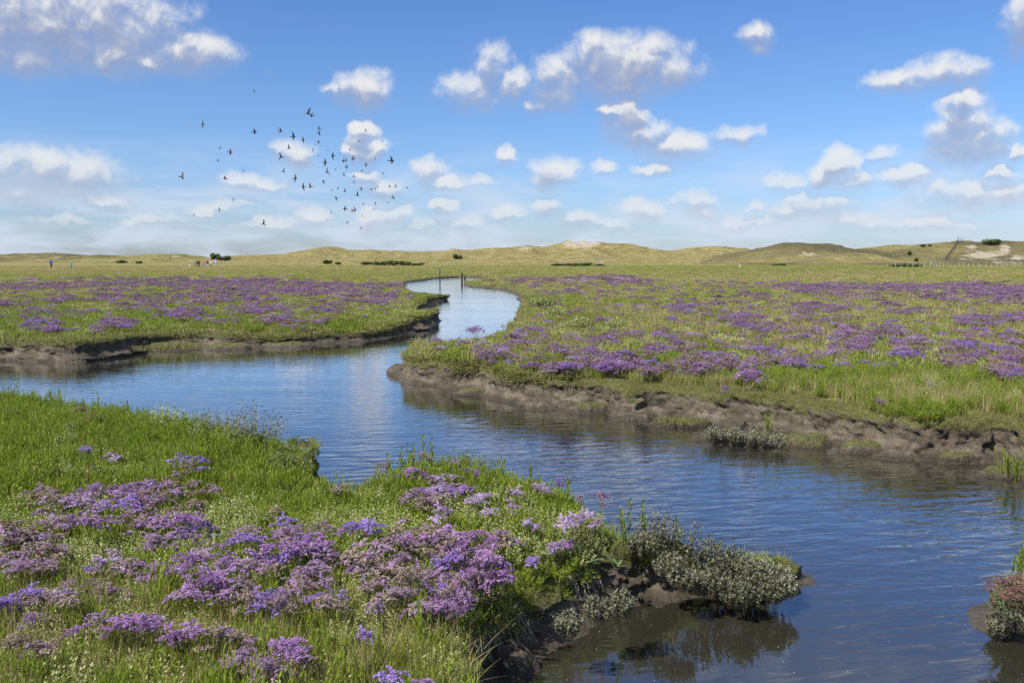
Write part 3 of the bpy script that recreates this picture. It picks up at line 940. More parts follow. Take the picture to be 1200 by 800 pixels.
def dune(label, ridge, dist, foot, back, scrub_shade=0.0, green=0.0, sand=(), seed=0, rough=1.0, foot_y=311.0):
    """ridge: (photo column, photo row) of the skyline at forward distance dist"""
    xs = np.array([PD(a, b, dist)[0] for a, b in ridge]); zs = np.array([PD(a, b, dist)[2] for a, b in ridge])
    nx = int((xs[-1] - xs[0]) / 1.0); ny = 60
    gx = np.linspace(xs[0], xs[-1], nx)
    rz = np.interp(gx, xs, zs)
    ker = np.hanning(9); ker /= ker.sum()
    rz = np.convolve(np.pad(rz, 4, 'edge'), ker, 'valid')
    t = np.concatenate([np.linspace(0, 1, 44), np.linspace(1.03, 1.9, 16)])
    T, X = np.meshgrid(t, gx, indexing='ij')
    Rz = np.broadcast_to(rz, T.shape)
    Y = np.where(T <= 1, dist - foot + foot * T, dist + back * (T - 1) / 0.9)
    Y = Y + 0.12 * foot * fbm(X * 0.02, T * 2.0, seed=seed + 3)
    f = np.where(T <= 1, np.power(sstep(-0.05, 1.0, T), 1.15), 1 - 0.8 * sstep(1.0, 1.9, T))
    hum = fbm(X / 26.0, Y / 26.0, oct=5, seed=seed) * 0.42 + fbm(X / 7.0, Y / 7.0, oct=3, seed=seed + 1) * 0.16
    w = np.clip(1.15 - np.abs(T - 0.55) * 1.1, 0.08, 1) * np.clip(T * 3, 0, 1)
    Z = 0.30 + (Rz - 0.3) * f * (1 + hum * w * rough) + 0.35 * fbm(X / 5.0, Y / 5.0, oct=3, seed=seed + 2) * np.clip(T * 2, 0, 1)
    px, py = proj(X.ravel(), Y.ravel(), Z.ravel())
    S = np.zeros(px.shape)
    for (cx, cy, rx, ry, wt) in sand:
        S = np.maximum(S, wt * np.exp(-((px - cx) / rx) ** 2 - ((py - cy) / ry) ** 2))
    S = S * (T.ravel() < 1.25) * (1 + .5 * fbm(X.ravel() / 9, Y.ravel() / 9, oct=3, seed=seed + 5))
    edge = np.clip(np.minimum((X - xs[0]), (xs[-1] - X)) / 12.0, 0, 1).ravel()
    Zr = Z.ravel() * edge - 0.3 * (1 - edge)
    V = np.stack([X.ravel(), Y.ravel(), Zr], 1)
    me = grid_mesh('dune', V, len(t), nx, {'sand': S, 'scrub_shade': np.full(len(S), scrub_shade) + 0.6 * fbm(X.ravel() / 30, Y.ravel() / 22, oct=3, seed=seed + 9), 'green': np.full(len(S), green)})
    tag(link('dune', me, mats=[DUNE]), label, None, None, 'structure')
    return lambda x, y: None


dune('low grey dunes far off at the left', [(-260, 296), (-120, 299), (-40, 298), (0, 299.5), (25, 297), (45, 296.2), (62, 296), (72, 299), (84, 299.5), (92, 301.5), (112, 298.6), (124, 299.2), (132, 301.5), (150, 301.5), (175, 301), (200, 302), (280, 306)],
     620, 120, 150, 0.75, 0.3, [(100, 303, 14, 1.6, .8), (66, 302, 7, 1.5, .8), (90, 304.5, 8, 1, .8)], 1)
dune('pale green grassy dune at the left', [(95, 306), (130, 302), (160, 300), (190, 299), (206, 298.2), (218, 299.4), (235, 301.5), (260, 305), (300, 308)],
     500, 90, 100, -0.1, 0.45, [(207, 300.5, 9, 1.8, .8), (150, 303, 10, 2, .5)], 2)
dune('long sunlit tawny dune ridge behind the marsh', [(225, 308), (250, 302.5), (280, 299.5), (310, 298.2), (340, 299), (358, 297), (370, 293), (388, 290), (400, 291), (408, 294), (425, 294.5), (445, 293), (465, 294), (485, 295), (510, 294), (535, 292), (552, 292.5),
      (570, 291), (592, 291.5), (608, 289.5), (622, 288.5), (636, 290.5), (648, 288), (657, 285), (668, 281.5), (682, 280.8), (696, 283.5), (706, 288.5), (722, 289.5), (735, 289), (750, 291), (775, 292), (800, 292), (822, 290), (840, 290), (862, 291.5), (880, 293), (905, 299), (960, 305)],
     430, 110, 120, 0.12, 0.0, [(683, 285.5, 24, 5.5, 1.5), (617, 290.5, 11, 2.2, .9), (703, 304.5, 13, 4, .75), (395, 301, 12, 3, .45), (372, 304, 8, 2.5, .4), (850, 297, 26, 3, .35), (810, 294, 14, 1.6, .3)], 3)
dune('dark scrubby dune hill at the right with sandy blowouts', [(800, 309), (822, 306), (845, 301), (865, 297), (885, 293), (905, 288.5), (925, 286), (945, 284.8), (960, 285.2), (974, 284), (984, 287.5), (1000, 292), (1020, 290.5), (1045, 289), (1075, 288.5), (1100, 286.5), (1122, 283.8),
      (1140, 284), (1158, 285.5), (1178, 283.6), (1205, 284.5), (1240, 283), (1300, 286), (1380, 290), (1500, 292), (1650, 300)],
     330, 70, 110, 0.68, 0.15, [(1138, 291, 9, 5, 1.0), (1158, 300, 28, 6, 1.0), (1178, 308, 26, 3, .95), (1178, 292, 8, 7, 1.0), (1192, 302, 12, 4, .9), (1128, 302, 6, 5, .6), (942, 299, 16, 3.5, .55), (985, 303, 10, 2, .5), (895, 304, 9, 3, .45), (918, 293, 30, 3, .25), (1160, 290, 10, 2, .7)], 4)  # darker partly as scrub, partly as cloud shade put into the colour


# ------------------------------------------------------------------ plant shapes
UP = Vector((0, 0, 1))


def rdir(spread):
    a = random.uniform(0, 2 * math.pi); s = abs(random.gauss(0, spread))
    return Vector((math.cos(a) * s, math.sin(a) * s, 1)).normalized()


def shoot(mb, base, h, leaves=9, lw=0.006, ll=0.032, ms=1, ml=0):
    d = rdir(0.16)
    tip = Vector(base) + d * h
    r = random.random()
    mb.blade(base, d, UP, h, 0.006, ms, r, 1)
    mb.blade(base, d, Vector((1, 0, 0)), h, 0.006, ms, r, 1, 0.0)
    for k in range(leaves):
        t = 0.18 + 0.82 * (k + random.random()) / leaves
        a = k * 2.4 + random.random()
        o = Vector((math.cos(a), math.sin(a), 0.9 + 0.9 * t)).normalized()
        p = Vector(base) + d * (h * min(t, 0.97))
        rr_ = min(1, max(0, r * 0.5 + random.random() * 0.35 + 0.25 * t))
        side = o.cross(UP).normalized() * lw * random.uniform(.7, 1.3)
        L = ll * random.uniform(.7, 1.25)
        mid = p + o * L * 0.5
        e = p + o * L + UP * L * 0.25
        mb.face([p, mid - side, e, mid + side], ml, rr_)


def m_samphire(n, rad, h, seed, leaves=9, lw=0.006, ll=0.032):
    random.seed(seed)
    mb = MB()
    for i in range(n):
        a = random.uniform(0, 6.283); q = rad * math.sqrt(random.random())
        shoot(mb, Vector((q * math.cos(a), q * math.sin(a), -0.01)), h * random.uniform(.5, 1.15), leaves, lw, ll)
    return mb.mesh('samphire', [G_SHOOT, G_STEM])


def m_grass(n, rad, h, seed, w=0.004, m=None, spread=0.28, bend=-0.5):
    random.seed(seed)
    mb = MB()
    for i in range(n):
        a = random.uniform(0, 6.283); q = rad * math.sqrt(random.random())
        d = rdir(spread)
        mb.blade(Vector((q * math.cos(a), q * math.sin(a), -0.01)), d, Vector((d.x, d.y, -0.6)).normalized() * 0.9, h * random.uniform(.5, 1.15), w, 0, None, 3, -bend)
    return mb.mesh('grass', [m or G_GRASS])


def m_purslane(n, rad, h, seed, leafm, ls=0.013, dens=9):
    """low grey bush: branching twigs with paired oval leaves"""
    random.seed(seed)
    mb = MB()
    for i in range(n):
        a = random.uniform(0, 6.283); q = math.sqrt(random.random())
        base = Vector((0.6 * rad * q * math.cos(a), 0.6 * rad * q * math.sin(a), -0.01))
        d = Vector((math.cos(a) * q * 0.75, math.sin(a) * q * 0.75, 1)).normalized() + rdir(.25) * 0.3
        d.normalize()
        L = h * (1.1 - 0.45 * q * q) * random.uniform(.75, 1.15)
        mb.blade(base, d, UP, L, 0.005, 1, None, 2, 0.3)
        r = random.random()
        for k in range(dens):
            t = 0.30 + 0.70 * (k + random.random() * .8) / dens
            b = k * 1.9 + random.random() * .6
            o = Vector((math.cos(b), math.sin(b), random.uniform(0.3, 1.3))).normalized()
            p = base + (d + UP * 0.15 * t) * (L * t)
            s_ = ls * random.uniform(.7, 1.3)
            side = o.cross(UP).normalized() * s_ * 0.42
            mb.face([p, p + o * s_ * .7 - side, p + o * s_ * 1.7, p + o * s_ * .7 + side], 0, min(1, max(0, 0.5 * r + 0.2 * random.random() + 0.35 * t)))
    return mb.mesh('purslane', [leafm, G_TWIG])


def head_geo(mb, c, r, fl=0.0085, sprays=6, per=17, m=0, tilt=None):
    """a flat-topped panicle: arched one-sided sprays crowded with florets"""
    for s in range(sprays):
        a = s * 2.4 + random.random()
        q = r * 0.55 * math.sqrt(random.random())
        p0 = c + Vector((q * math.cos(a), q * math.sin(a), random.uniform(-.018, .012)))
        b = a + random.gauss(0, .7)
        L = r * random.uniform(.7, 1.15)
        rr_ = random.random()
        for k in range(per):
            t = (k + random.random()) / per - 0.35
            p = p0 + Vector((math.cos(b), math.sin(b), 0)) * (L * t) + Vector((random.gauss(0, .075 * r), random.gauss(0, .075 * r), 0.10 * r - 0.35 * r * t * t + random.gauss(0, .035 * r)))
            f = fl * random.uniform(.65, 1.25)
            v = min(1, max(0, 0.45 * rr_ + 0.62 * random.random() - .05))
            n = rdir(.55)
            u = n.cross(Vector((random.gauss(0, 1), random.gauss(0, 1), .2))).normalized()
            w = n.cross(u)
            mb.face([p - u * f * .55 - w * f * .15, p + w * f * .55, p + u * f * .55 - w * f * .15, p - w * f * .6], m, v)
            mb.face([p - n * f * .9, p - u * f * .5 + n * f * .1, p + u * f * .5 + n * f * .1], m, max(0, v - .25))


def plant_layout(R_x, R_y, nheads, H, seed):
    random.seed(seed)
    pts = []
    for i in range(nheads):
        for tries in range(30):
            a = random.uniform(0, 6.283); q = math.sqrt(random.random())
            x, y = R_x * q * math.cos(a), R_y * q * math.sin(a)
            if all((x - u[0]) ** 2 + (y - u[1]) ** 2 > (0.052) ** 2 for u in pts): break
        pts.append((x, y, H * (1 - 0.22 * q * q) * random.uniform(.86, 1.08)))
    return pts


def stems_leaves(pts, H, seed, nl=10, ms=0, ml=1):
    random.seed(seed)
    st, lv = MB(), MB()
    for (x, y, z) in pts:
        b = Vector((x * .35 + random.gauss(0, .01), y * .35 + random.gauss(0, .01), -0.01))
        e = Vector((x, y, z - .006))
        mid = b.lerp(e, .55) + Vector((0, 0, .02))
        st.tube([b, mid, e], [.0022, .0018, .0012], 0)
        for k in range(4):
            o = Vector((random.gauss(0, .03), random.gauss(0, .03), random.uniform(-.012, .004)))
            st.tube([mid.lerp(e, .25 + .15 * k), e + o], [.0012, .0008], 0)
    rad = max(abs(p[0]) for p in pts) + .03
    for i in range(nl):
        a = random.uniform(0, 6.283)
        q = random.uniform(0, .7) * rad
        d = Vector((math.cos(a), math.sin(a), random.uniform(.7, 1.8)))
        lv.blade(Vector((q * math.cos(a), q * math.sin(a), -.01)), d, Vector((math.cos(a), math.sin(a), -.4)), random.uniform(.07, .13), random.uniform(.018, .030), 0, None, 3, .5, 1.0)
    return st, lv


HEADS = {}          # flower-head meshes, shared by every plant
for kind in FLOWER:
    HEADS[kind] = []
    for i in range(4):
        random.seed(100 + i)
        mb = MB()
        head_geo(mb, Vector((0, 0, 0)), 0.045, fl=0.0068, sprays=8, per=20)
        HEADS[kind].append(mb.mesh('flower_head', [FLOWER[kind]]))
LAY = {}
for size, (rx, ry, nh, H, var, nl) in {'tiny': (.022, .022, 2, .19, 3, 5), 'small': (.055, .05, 4, .20, 3, 7), 'medium': (.115, .085, 10, .215, 4, 12), 'wide': (.22, .11, 22, .215, 4, 18)}.items():
    LAY[size] = []
    for v in range(var):
        pts = plant_layout(rx, ry, nh, H, 40 + v * 7 + nh)
        st, lv = stems_leaves(pts, H, 60 + v, nl)
        LAY[size].append((pts, st.mesh('stem', [L_STEM]), lv.mesh('leaf_rosette', [G_ROSE])))
SIZE_R = {'tiny': .05, 'small': .09, 'medium': .15, 'wide': .25}


def lavender(x, y, z, width, kind, label, group, rz=None, second=None, hscale=1.0):
    """one sea lavender plant: stems, leaf rosette and its flower heads"""
    size = min(SIZE_R, key=lambda k: abs(math.log(width / 2 / SIZE_R[k])))
    sc = width / 2 / SIZE_R[size]
    pts, sm, lm = random.choice(LAY[size])
    e = empty('sea_lavender', (x, y, z), random.uniform(-.35, .35) if rz is None else rz, (sc, sc, min(1.15, max(.8, sc)) * .88 * hscale))
    tag(e, label, 'sea lavender', group)
    tag(link('stems', sm, e), kind='stuff'); tag(link('leaf_rosette', lm, e), kind='stuff')
    for (hx, hy, hz) in pts:
        kd = kind if second is None or random.random() > .25 else second
        h = link('flower_head', random.choice(HEADS[kd]), e)
        h.location = (hx, hy, hz)
        h.rotation_euler = (random.gauss(0, .22), random.gauss(0, .22), random.uniform(0, 6.28))
        q = random.uniform(.78, 1.25)
        h.scale = (q, q, q)
    return e


def m_lav_joined(size, v, kind, fl=0.0085, sprays=6, per=13, second=None):
    """one mesh of the same plant for the crowded drifts"""
    random.seed(500 + v)
    rx, ry, nh, H = {'small': (.055, .05, 4, .20), 'medium': (.115, .085, 9, .215), 'wide': (.24, .13, 20, .215)}[size]
    pts = plant_layout(rx, ry, nh, H, 90 + v)
    mb = MB()
    for (x, y, z) in pts:
        head_geo(mb, Vector((x, y, z)), 0.045 * random.uniform(.8, 1.2), fl, sprays, per, 0 if random.random() > .25 else 1)
        b = Vector((x * .35, y * .35, -.01))
        mb.blade(b, Vector((x, y, z)) - b, UP, (Vector((x, y, z)) - b).length, .004, 2, None, 1, 0)
    return mb.mesh('sea_lavender', [FLOWER[kind], FLOWER[second or kind], L_STEM])


# ------------------------------------------------------------------ scattering: one object per kind of cover and bank
def proto(mesh):
    return bpy.data.objects.new(mesh.name, mesh)          # only a source of geometry: never in the scene itself


def scatter(name, label, cat, meshes, pts, rot, scl, idx):
    me = bpy.data.meshes.new(name)
    n = len(pts)
    me.vertices.add(n)
    me.vertices.foreach_set('co', np.asarray(pts, np.float32).ravel())
    for k, a in (('rot', rot), ('scl', scl)):
        at = me.attributes.new(k, 'FLOAT_VECTOR', 'POINT')
        at.data.foreach_set('vector', np.asarray(a, np.float32).ravel())
    at = me.attributes.new('idx', 'INT', 'POINT')
    at.data.foreach_set('value', np.asarray(idx, np.int32))
    o = link(name, me)
    g = bpy.data.node_groups.new(name, 'GeometryNodeTree')
    g.interface.new_socket('Geometry', in_out='INPUT', socket_type='NodeSocketGeometry')
    g.interface.new_socket('Geometry', in_out='OUTPUT', socket_type='NodeSocketGeometry')
    gi, go = g.nodes.new('NodeGroupInput'), g.nodes.new('NodeGroupOutput')
    iop = g.nodes.new('GeometryNodeInstanceOnPoints')
    iop.inputs['Pick Instance'].default_value = True
    join = g.nodes.new('GeometryNodeJoinGeometry')
    for m in reversed(meshes):
        oi = g.nodes.new('GeometryNodeObjectInfo')
        oi.inputs['Object'].default_value = proto(m)
        g2i = g.nodes.new('GeometryNodeGeometryToInstance')
        g.links.new(oi.outputs['Geometry'], g2i.inputs[0])
        g.links.new(g2i.outputs[0], join.inputs[0])
    g.links.new(gi.outputs[0], iop.inputs['Points'])
    g.links.new(join.outputs[0], iop.inputs['Instance'])
    for nm, typ, sock in (('idx', 'INT', 'Instance Index'), ('rot', 'FLOAT_VECTOR', 'Rotation'), ('scl', 'FLOAT_VECTOR', 'Scale')):
        na = g.nodes.new('GeometryNodeInputNamedAttribute')
        na.data_type = typ
        na.inputs['Name'].default_value = nm
        g.links.new(na.outputs['Attribute'], iop.inputs[sock])
    g.links.new(iop.outputs[0], go.inputs[0])
    md = o.modifiers.new('scatter', 'NODES')
    md.node_group = g
    return tag(o, label, cat, None, 'stuff')


PT = {'x': [], 'y': [], 'd': [], 'lab': [], 'ring': []}
RINGS = [(1.6, 6.5, 560), (6.5, 14, 170), (14, 30, 62), (30, 65, 20), (65, 150, 4.0), (150, 255, 0.9)]
for ri, (r0, r1, den) in enumerate(RINGS):
    half = R(44 if r0 < 6 else 38)
    n = int(half * (r1 * r1 - r0 * r0) * den)
    r_ = np.sqrt(rng.uniform(r0 * r0, r1 * r1, n)); a_ = rng.uniform(-half, half, n)
    PT['x'].append(r_ * np.sin(a_)); PT['y'].append(r_ * np.cos(a_)); PT['ring'].append(np.full(n, ri))
X_, Y_, RG = (np.concatenate(PT[k]) for k in ('x', 'y', 'ring'))
D_, LB = sdf(X_, Y_)
keep = D_ > LIP - .015
X_, Y_, RG, D_, LB = (a[keep] for a in (X_, Y_, RG, D_, LB))
Z_ = top(X_, Y_)
PX, PY, PUR, TAN, GRN, HEA = fields(X_, Y_)
NA = LB == 3                                                   # near bank
U = rng.random(len(X_)); U2 = rng.random(len(X_)); U3 = rng.random(len(X_))
ndry = fbm(X_ * 1.1, Y_ * 1.1, seed=70)
npat = fbm(X_ * 2.2, Y_ * 2.2, seed=71)
nbig = fbm(X_ * 0.22, Y_ * 0.22, seed=72)

# near bank: green shoots at the back, a mix of pale and green further forward
fwd = sstep(575, 605, PY)                                      # the flowery part nearer the camera
moss = np.maximum(np.exp(-((PX - 430) / 80) ** 2 - ((PY - 745) / 45) ** 2), np.exp(-((PX - 400) / 45) ** 2 - ((PY - 790) / 45) ** 2))
moss = np.maximum(moss, 0.9 * np.exp(-((PX - 690) / 60) ** 2 - ((PY - 668) / 22) ** 2))
moss = np.maximum(moss, 0.8 * np.exp(-((PX - 340) / 140) ** 2 - ((PY - 583) / 9) ** 2))
palef = np.clip(fwd * (0.24 + 0.8 * npat) + .05, 0, 0.7)
for (cx, cy, rx, ry, w) in [(120, 595, 60, 10, .8), (470, 640, 50, 18, .7), (650, 610, 35, 18, .6), (200, 770, 190, 30, .6), (120, 745, 60, 16, .6), (190, 690, 50, 14, .6), (265, 655, 40, 12, .5), (400, 615, 40, 12, .6), (590, 630, 40, 12, .5), (60, 495, 30, 8, .35), (195, 487, 35, 10, .8)]:
    palef = np.maximum(palef, w * np.exp(-((PX - cx) / rx) ** 2 - ((PY - cy) / ry) ** 2))
# far banks
mtan = np.clip(np.maximum(TAN, .42 * (LB == 1) * sstep(440, 380, PY)) + 0.35 * ndry, 0, 1)

kind = np.full(len(X_), -1)
# 0 samphire, 1 grass, 2 turf, 3 pale purslane, 4 sea lavender, 5 dry grass
near = NA
mi = moss > U
kind = np.where(near & mi, 2, kind)
kind = np.where(near & ~mi & (U2 < palef), 3, kind)
kind = np.where(near & (kind < 0) & (U3 < 0.20 + 0.25 * (npat > 0.2)), 1, kind)
kind = np.where(near & (kind < 0), 0, kind)
far = ~near
kind = np.where(far & (U < np.clip(PUR * (0.52 + 1.1 * npat + .35 * ndry) - 0.06, 0, 0.55) * np.where(RG >= 3, .58, 1) + 0.022 * (PY < 440) * (RG <= 3) * (D_ > .5)), 4, kind)
bare = far & (kind < 0) & (U2 < mtan * 0.9)
kind = np.where(bare, np.where(U3 < 0.6, 5, np.where(U3 < .85, 1, 2)), kind)
rest = far & (kind < 0)
kind = np.where(rest & (U3 < np.clip(0.20 + 0.65 * GRN + 0.3 * npat, 0.05, .95)), 0, kind)
rest = far & (kind < 0)
kind = np.where(rest & (U2 < 0.50), 1, kind)
rest = far & (kind < 0)
kind = np.where(rest & (U2 > 0.66), 5, kind)
rest = far & (kind < 0)
kind = np.where(rest & (U < 0.75 + nbig * 0.3), 3, kind)
kind = np.where(far & (kind < 0), 2, kind)
# the eroded right bank has only short turf along its lip
lip = (LB == 1) & (D_ < 0.5 + 0.3 * npat) & (PY > 440) & (Y_ < 40) & (GRN < 0.45)
kind = np.where(lip & (kind != 2), np.where(U < 0.8, 2, -1), kind)
lipb = (LB == 0) & (D_ < 0.7 + 0.4 * npat) & (PX < 330) & (PY > 380)
kind = np.where(lipb, np.where(U < 0.8, 2, 1), kind)
liptip = near & (D_ < 0.28) & (PX > 560) & (PY > 640)
kind = np.where(liptip, np.where(U < 0.5, 2, np.where(U < 0.8, 1, 0)), kind)
kind = np.where(far & (HEA > .35) & (npat > -.15), -1, kind)
TIPD = np.hypot(X_ - TIP[0], Y_ - TIP[1])
kind = np.where(near & (TIPD < 0.75) & (kind == 0) & (U < .5), 1, kind)
kind = np.where(near & (TIPD < 0.95) & (kind == 3), 1, kind)

# ------------------------------------------------------------------ sea lavender plants of the near bank, one by one
T = lambda *a: a
G_ROW = 'sea lavender plants of the near bank'
NEAR = [
    T(93, 475, 22, 'mauve', 'small mauve sea lavender high up in the green at the left of the near bank'), T(112, 483, 22, 'brown', 'faded brown sea lavender beside the small mauve one in the green'),
    T(100, 525, 12, 'violet', 'topmost violet sea lavender of a trio alone in the green shoots'), T(112, 537, 15, 'violet', 'lower violet sea lavender of a trio alone in the green shoots'), T(131, 532, 24, 'lilac', 'brightest and widest sea lavender of a trio alone in the green shoots'),
    T(47, 572, 36, 'mauve'), T(57, 586, 30, 'purple'), T(85, 574, 22, 'purple'), T(133, 570, 66, 'purple', 'long purple sea lavender drift at the back of the flowery part of the near bank'), T(167, 577, 36, 'mauve'), T(207, 574, 26, 'mauve'), T(230, 583, 24, 'brown'),
    T(323, 586, 22, 'mauve', 'single mauve sea lavender standing in the grass near the mound'), T(200, 595, 34, 'purple'), T(223, 602, 28, 'purple'), T(33, 613, 56, 'mauve', 'broad pale mauve sea lavender near the left edge of the photo'), T(337, 611, 32, 'purple'),
    T(207, 620, 56, 'purple'), T(283, 624, 46, 'violet', 'bright violet sea lavender in the middle rows of the near bank'), T(180, 623, 26, 'purple'), T(150, 607, 30, 'brown'), T(70, 607, 30, 'brown'), T(105, 600, 24, 'brown'),
    T(7, 646, 36, 'violet'), T(22, 635, 36, 'brown'), T(50, 634, 44, 'mauve'), T(40, 660, 56, 'mauve'), T(100, 670, 64, 'mauve', 'wide mauve sea lavender below the violet heads at the left'), T(113, 648, 24, 'violet'), T(160, 650, 40, 'purple'), T(186, 655, 42, 'purple'),
    T(130, 677, 40, 'mauve'), T(7, 697, 38, 'violet', 'deep violet sea lavender touching the left edge of the photo'), T(40, 690, 36, 'violet'), T(60, 690, 50, 'mauve'), T(37, 707, 26, 'violet'), T(75, 700, 40, 'brown'), T(230, 657, 56, 'purple'), T(240, 683, 62, 'purple', 'broad purple sea lavender in the centre of the flowery rows'),
    T(273, 680, 50, 'purple'), T(313, 688, 44, 'violet'), T(345, 615, 30, 'mauve'), T(360, 634, 44, 'purple'), T(333, 648, 34, 'violet'), T(367, 664, 48, 'mauve'), T(390, 638, 36, 'purple'), T(370, 683, 26, 'violet'), T(396, 685, 28, 'violet'), T(300, 647, 20, 'violet'), T(267, 650, 20, 'violet'),
    T(93, 719, 28, 'purple'), T(113, 724, 22, 'brown'), T(157, 727, 60, 'purple', 'low spreading purple sea lavender in the front row at the left'), T(220, 733, 42, 'purple', 'rounded purple sea lavender in the middle of the front row'), T(200, 727, 26, 'brown'), T(250, 732, 34, 'brown'), T(268, 722, 16, 'violet', 'small deep violet sea lavender above the brown heads of the front row'), T(280, 737, 34, 'brown'),
    T(283, 752, 46, 'mauve'), T(316, 768, 34, 'purple'), T(337, 742, 34, 'purple'), T(350, 765, 42, 'purple', 'curved purple sea lavender at the end of the front row beside the moss'), T(340, 755, 24, 'purple'), T(43, 751, 24, 'mauve'), T(23, 735, 32, 'brown'), T(183, 705, 14, 'violet'), T(30, 680, 40, 'brown'),
    T(497, 533, 24, 'mauve', 'upper mauve head of the tall sea lavender group at the back of the near bank'), T(486, 549, 36, 'purple', 'purple plant at the left of the tall sea lavender group at the back'), T(492, 573, 36, 'mauve', 'low dusky plant of the tall sea lavender group at the back of the near bank'),
    T(536, 538, 20, 'purple', 'small purple sea lavender right of the tall group, on the skyline'), T(552, 547, 22, 'purple'), T(522, 552, 36, 'lilac', 'pale lilac plant in the middle of the tall sea lavender group'), T(517, 567, 34, 'lilac'), T(541, 567, 36, 'violet', 'bluish violet plant at the right of the tall sea lavender group'), T(558, 580, 26, 'lilac'),
    T(571, 573, 24, 'lilac', 'bright pink lilac sea lavender just right of the tall group'), T(575, 587, 20, 'lilac'), T(520, 592, 24, 'lilac', 'solitary pale lilac sea lavender below the tall group'), T(604, 571, 24, 'lilac', 'lilac sea lavender near the creek side, left of two small ones'), T(600, 583, 12, 'lilac'), T(632, 566, 24, 'lilac', 'lilac sea lavender with spiky top near the creek edge'),
    T(621, 598, 20, 'lilac', 'round lilac sea lavender above the pale leafy plants'), T(397, 560, 18, 'mauve', 'small mauve sea lavender beside the tall green stalks'), T(398, 567, 14, 'brown'), T(450, 540, 20, 'mauve', 'faint mauve sea lavender among the stalks by the water'), T(447, 548, 16, 'lilac'), T(565, 526, 14, 'mauve', 'lone pink mauve head against the water at the back of the near bank'),
    T(422, 614, 46, 'violet', 'violet sea lavender standing apart left of centre on the near bank'), T(360, 632, 46, 'violet'), T(427, 648, 38, 'violet'), T(537, 629, 62, 'purple', 'wide purple sea lavender in front of the tall group'), T(575, 622, 24, 'purple'), T(557, 611, 22, 'purple'), T(472, 640, 36, 'mauve'), T(507, 656, 40, 'mauve'), T(527, 650, 34, 'violet'),
    T(500, 615, 40, 'brown'), T(530, 646, 34, 'brown'), T(562, 662, 42, 'purple'), T(602, 652, 36, 'purple'), T(628, 660, 56, 'purple', 'dense dark purple sea lavender cushion nearest the mud bank'), T(610, 685, 44, 'purple', 'purple sea lavender hanging low at the lip of the near mud bank'), T(590, 676, 36, 'brown'), T(515, 678, 28, 'violet'), T(460, 688, 50, 'mauve'), T(495, 694, 42, 'mauve'), T(522, 698, 30, 'purple', 'purple sea lavender at the lower right end of the middle row'),
    T(437, 692, 14, 'violet'), T(540, 688, 34, 'brown'), T(480, 672, 34, 'brown'), T(575, 660, 24, 'brown'), T(440, 672, 30, 'brown'), T(365, 661, 40, 'purple'), T(345, 680, 30, 'brown'), T(320, 660, 30, 'brown'), T(290, 690, 30, 'brown'), T(330, 700, 34, 'brown'), T(385, 700, 34, 'brown'),
    T(683, 594, 34, 'lilac', 'lilac sea lavender with several flat heads right of the pale plants'), T(664, 604, 16, 'lilac'), T(709, 621, 20, 'lilac', 'single lilac sea lavender low on the right part of the near bank'), T(697, 551, 10, 'violet', 'tiny violet head sticking up against the water'), T(743, 566, 9, 'mauve', 'upper of two pink heads leaning over the water'), T(740, 576, 15, 'mauve', 'lower of two pink heads leaning over the water'),
    T(775, 624, 11, 'purple', 'small purple head highest on the leafy point of the near bank'), T(761, 635, 13, 'lilac', 'lilac head on the leafy point of the near bank'), T(790, 634, 12, 'purple', 'purple head furthest out on the leafy point'), T(748, 653, 14, 'violet', 'upper violet head above the hanging roots'), T(747, 661, 10, 'violet', 'lower violet head above the hanging roots'),
    T(424, 728, 18, 'violet', 'lone violet sea lavender on the mossy patch'), T(455, 793, 24, 'violet', 'violet sea lavender at the bottom edge, left of two'), T(495, 796, 24, 'violet', 'violet sea lavender at the bottom edge, right of two'), T(410, 792, 14, 'brown'), T(378, 790, 18, 'mauve', 'faded mauve sea lavender beside the bare spot in the moss'),
]
RESTLAB = {'purple': 'purple sea lavender crowded among others in the flowery rows of the near bank', 'violet': 'violet sea lavender mixed into the flowery rows of the near bank', 'mauve': 'dusty mauve sea lavender in the crowded rows of the near bank', 'brown': 'faded brown sea lavender between the purple ones of the near bank',
           'lilac': 'pale lilac sea lavender beside the tall group of the near bank'}
HEADZ = 0.185
near_f = np.zeros(len(X_))
for rec in NEAR:
    if rec[2] >= 24 and rec[1] > 565 and rec[3] != 'lilac':
        near_f = np.maximum(near_f, np.exp(-((PX - rec[0]) / (rec[2] * .85)) ** 2 - ((PY - 18 - rec[1]) / 13) ** 2))
kind = np.where(near & (PX < 660) & (D_ > .2) & (U3 < .035 * near_f), 4, kind)

samph = [m_samphire(13, .085, .150, 200 + i, 12, .0032, .026) for i in range(4)] + [m_samphire(9, .06, .20, 210 + i, 14, .0034, .030) for i in range(2)]
samph_far = [m_samphire(12, .14, .15, 220 + i, 5, .008, .05) for i in range(3)]
grs = [m_grass(34, .07, .17, 230 + i) for i in range(3)]
grs_far = [m_grass(34, .17, .19, 236 + i, .009) for i in range(3)]
turf = [m_grass(70, .10, .045, 240 + i, .0035, G_TURF, .5) for i in range(3)]
turf_far = [m_grass(34, .2, .07, 246 + i, .016, G_TURF, .5) for i in range(2)]
pale = [m_purslane(24, .09, .130, 250 + i, G_PALE, .0075, 15) for i in range(4)]
pale_far = [m_purslane(26, .17, .13, 256 + i, G_PALE, .020, 7) for i in range(2)]
dry = [m_grass(26, .09, .22, 260 + i, .0035, G_DRY) for i in range(2)]
dry_far = [m_grass(22, .2, .22, 264 + i, .014, G_DRY) for i in range(2)]
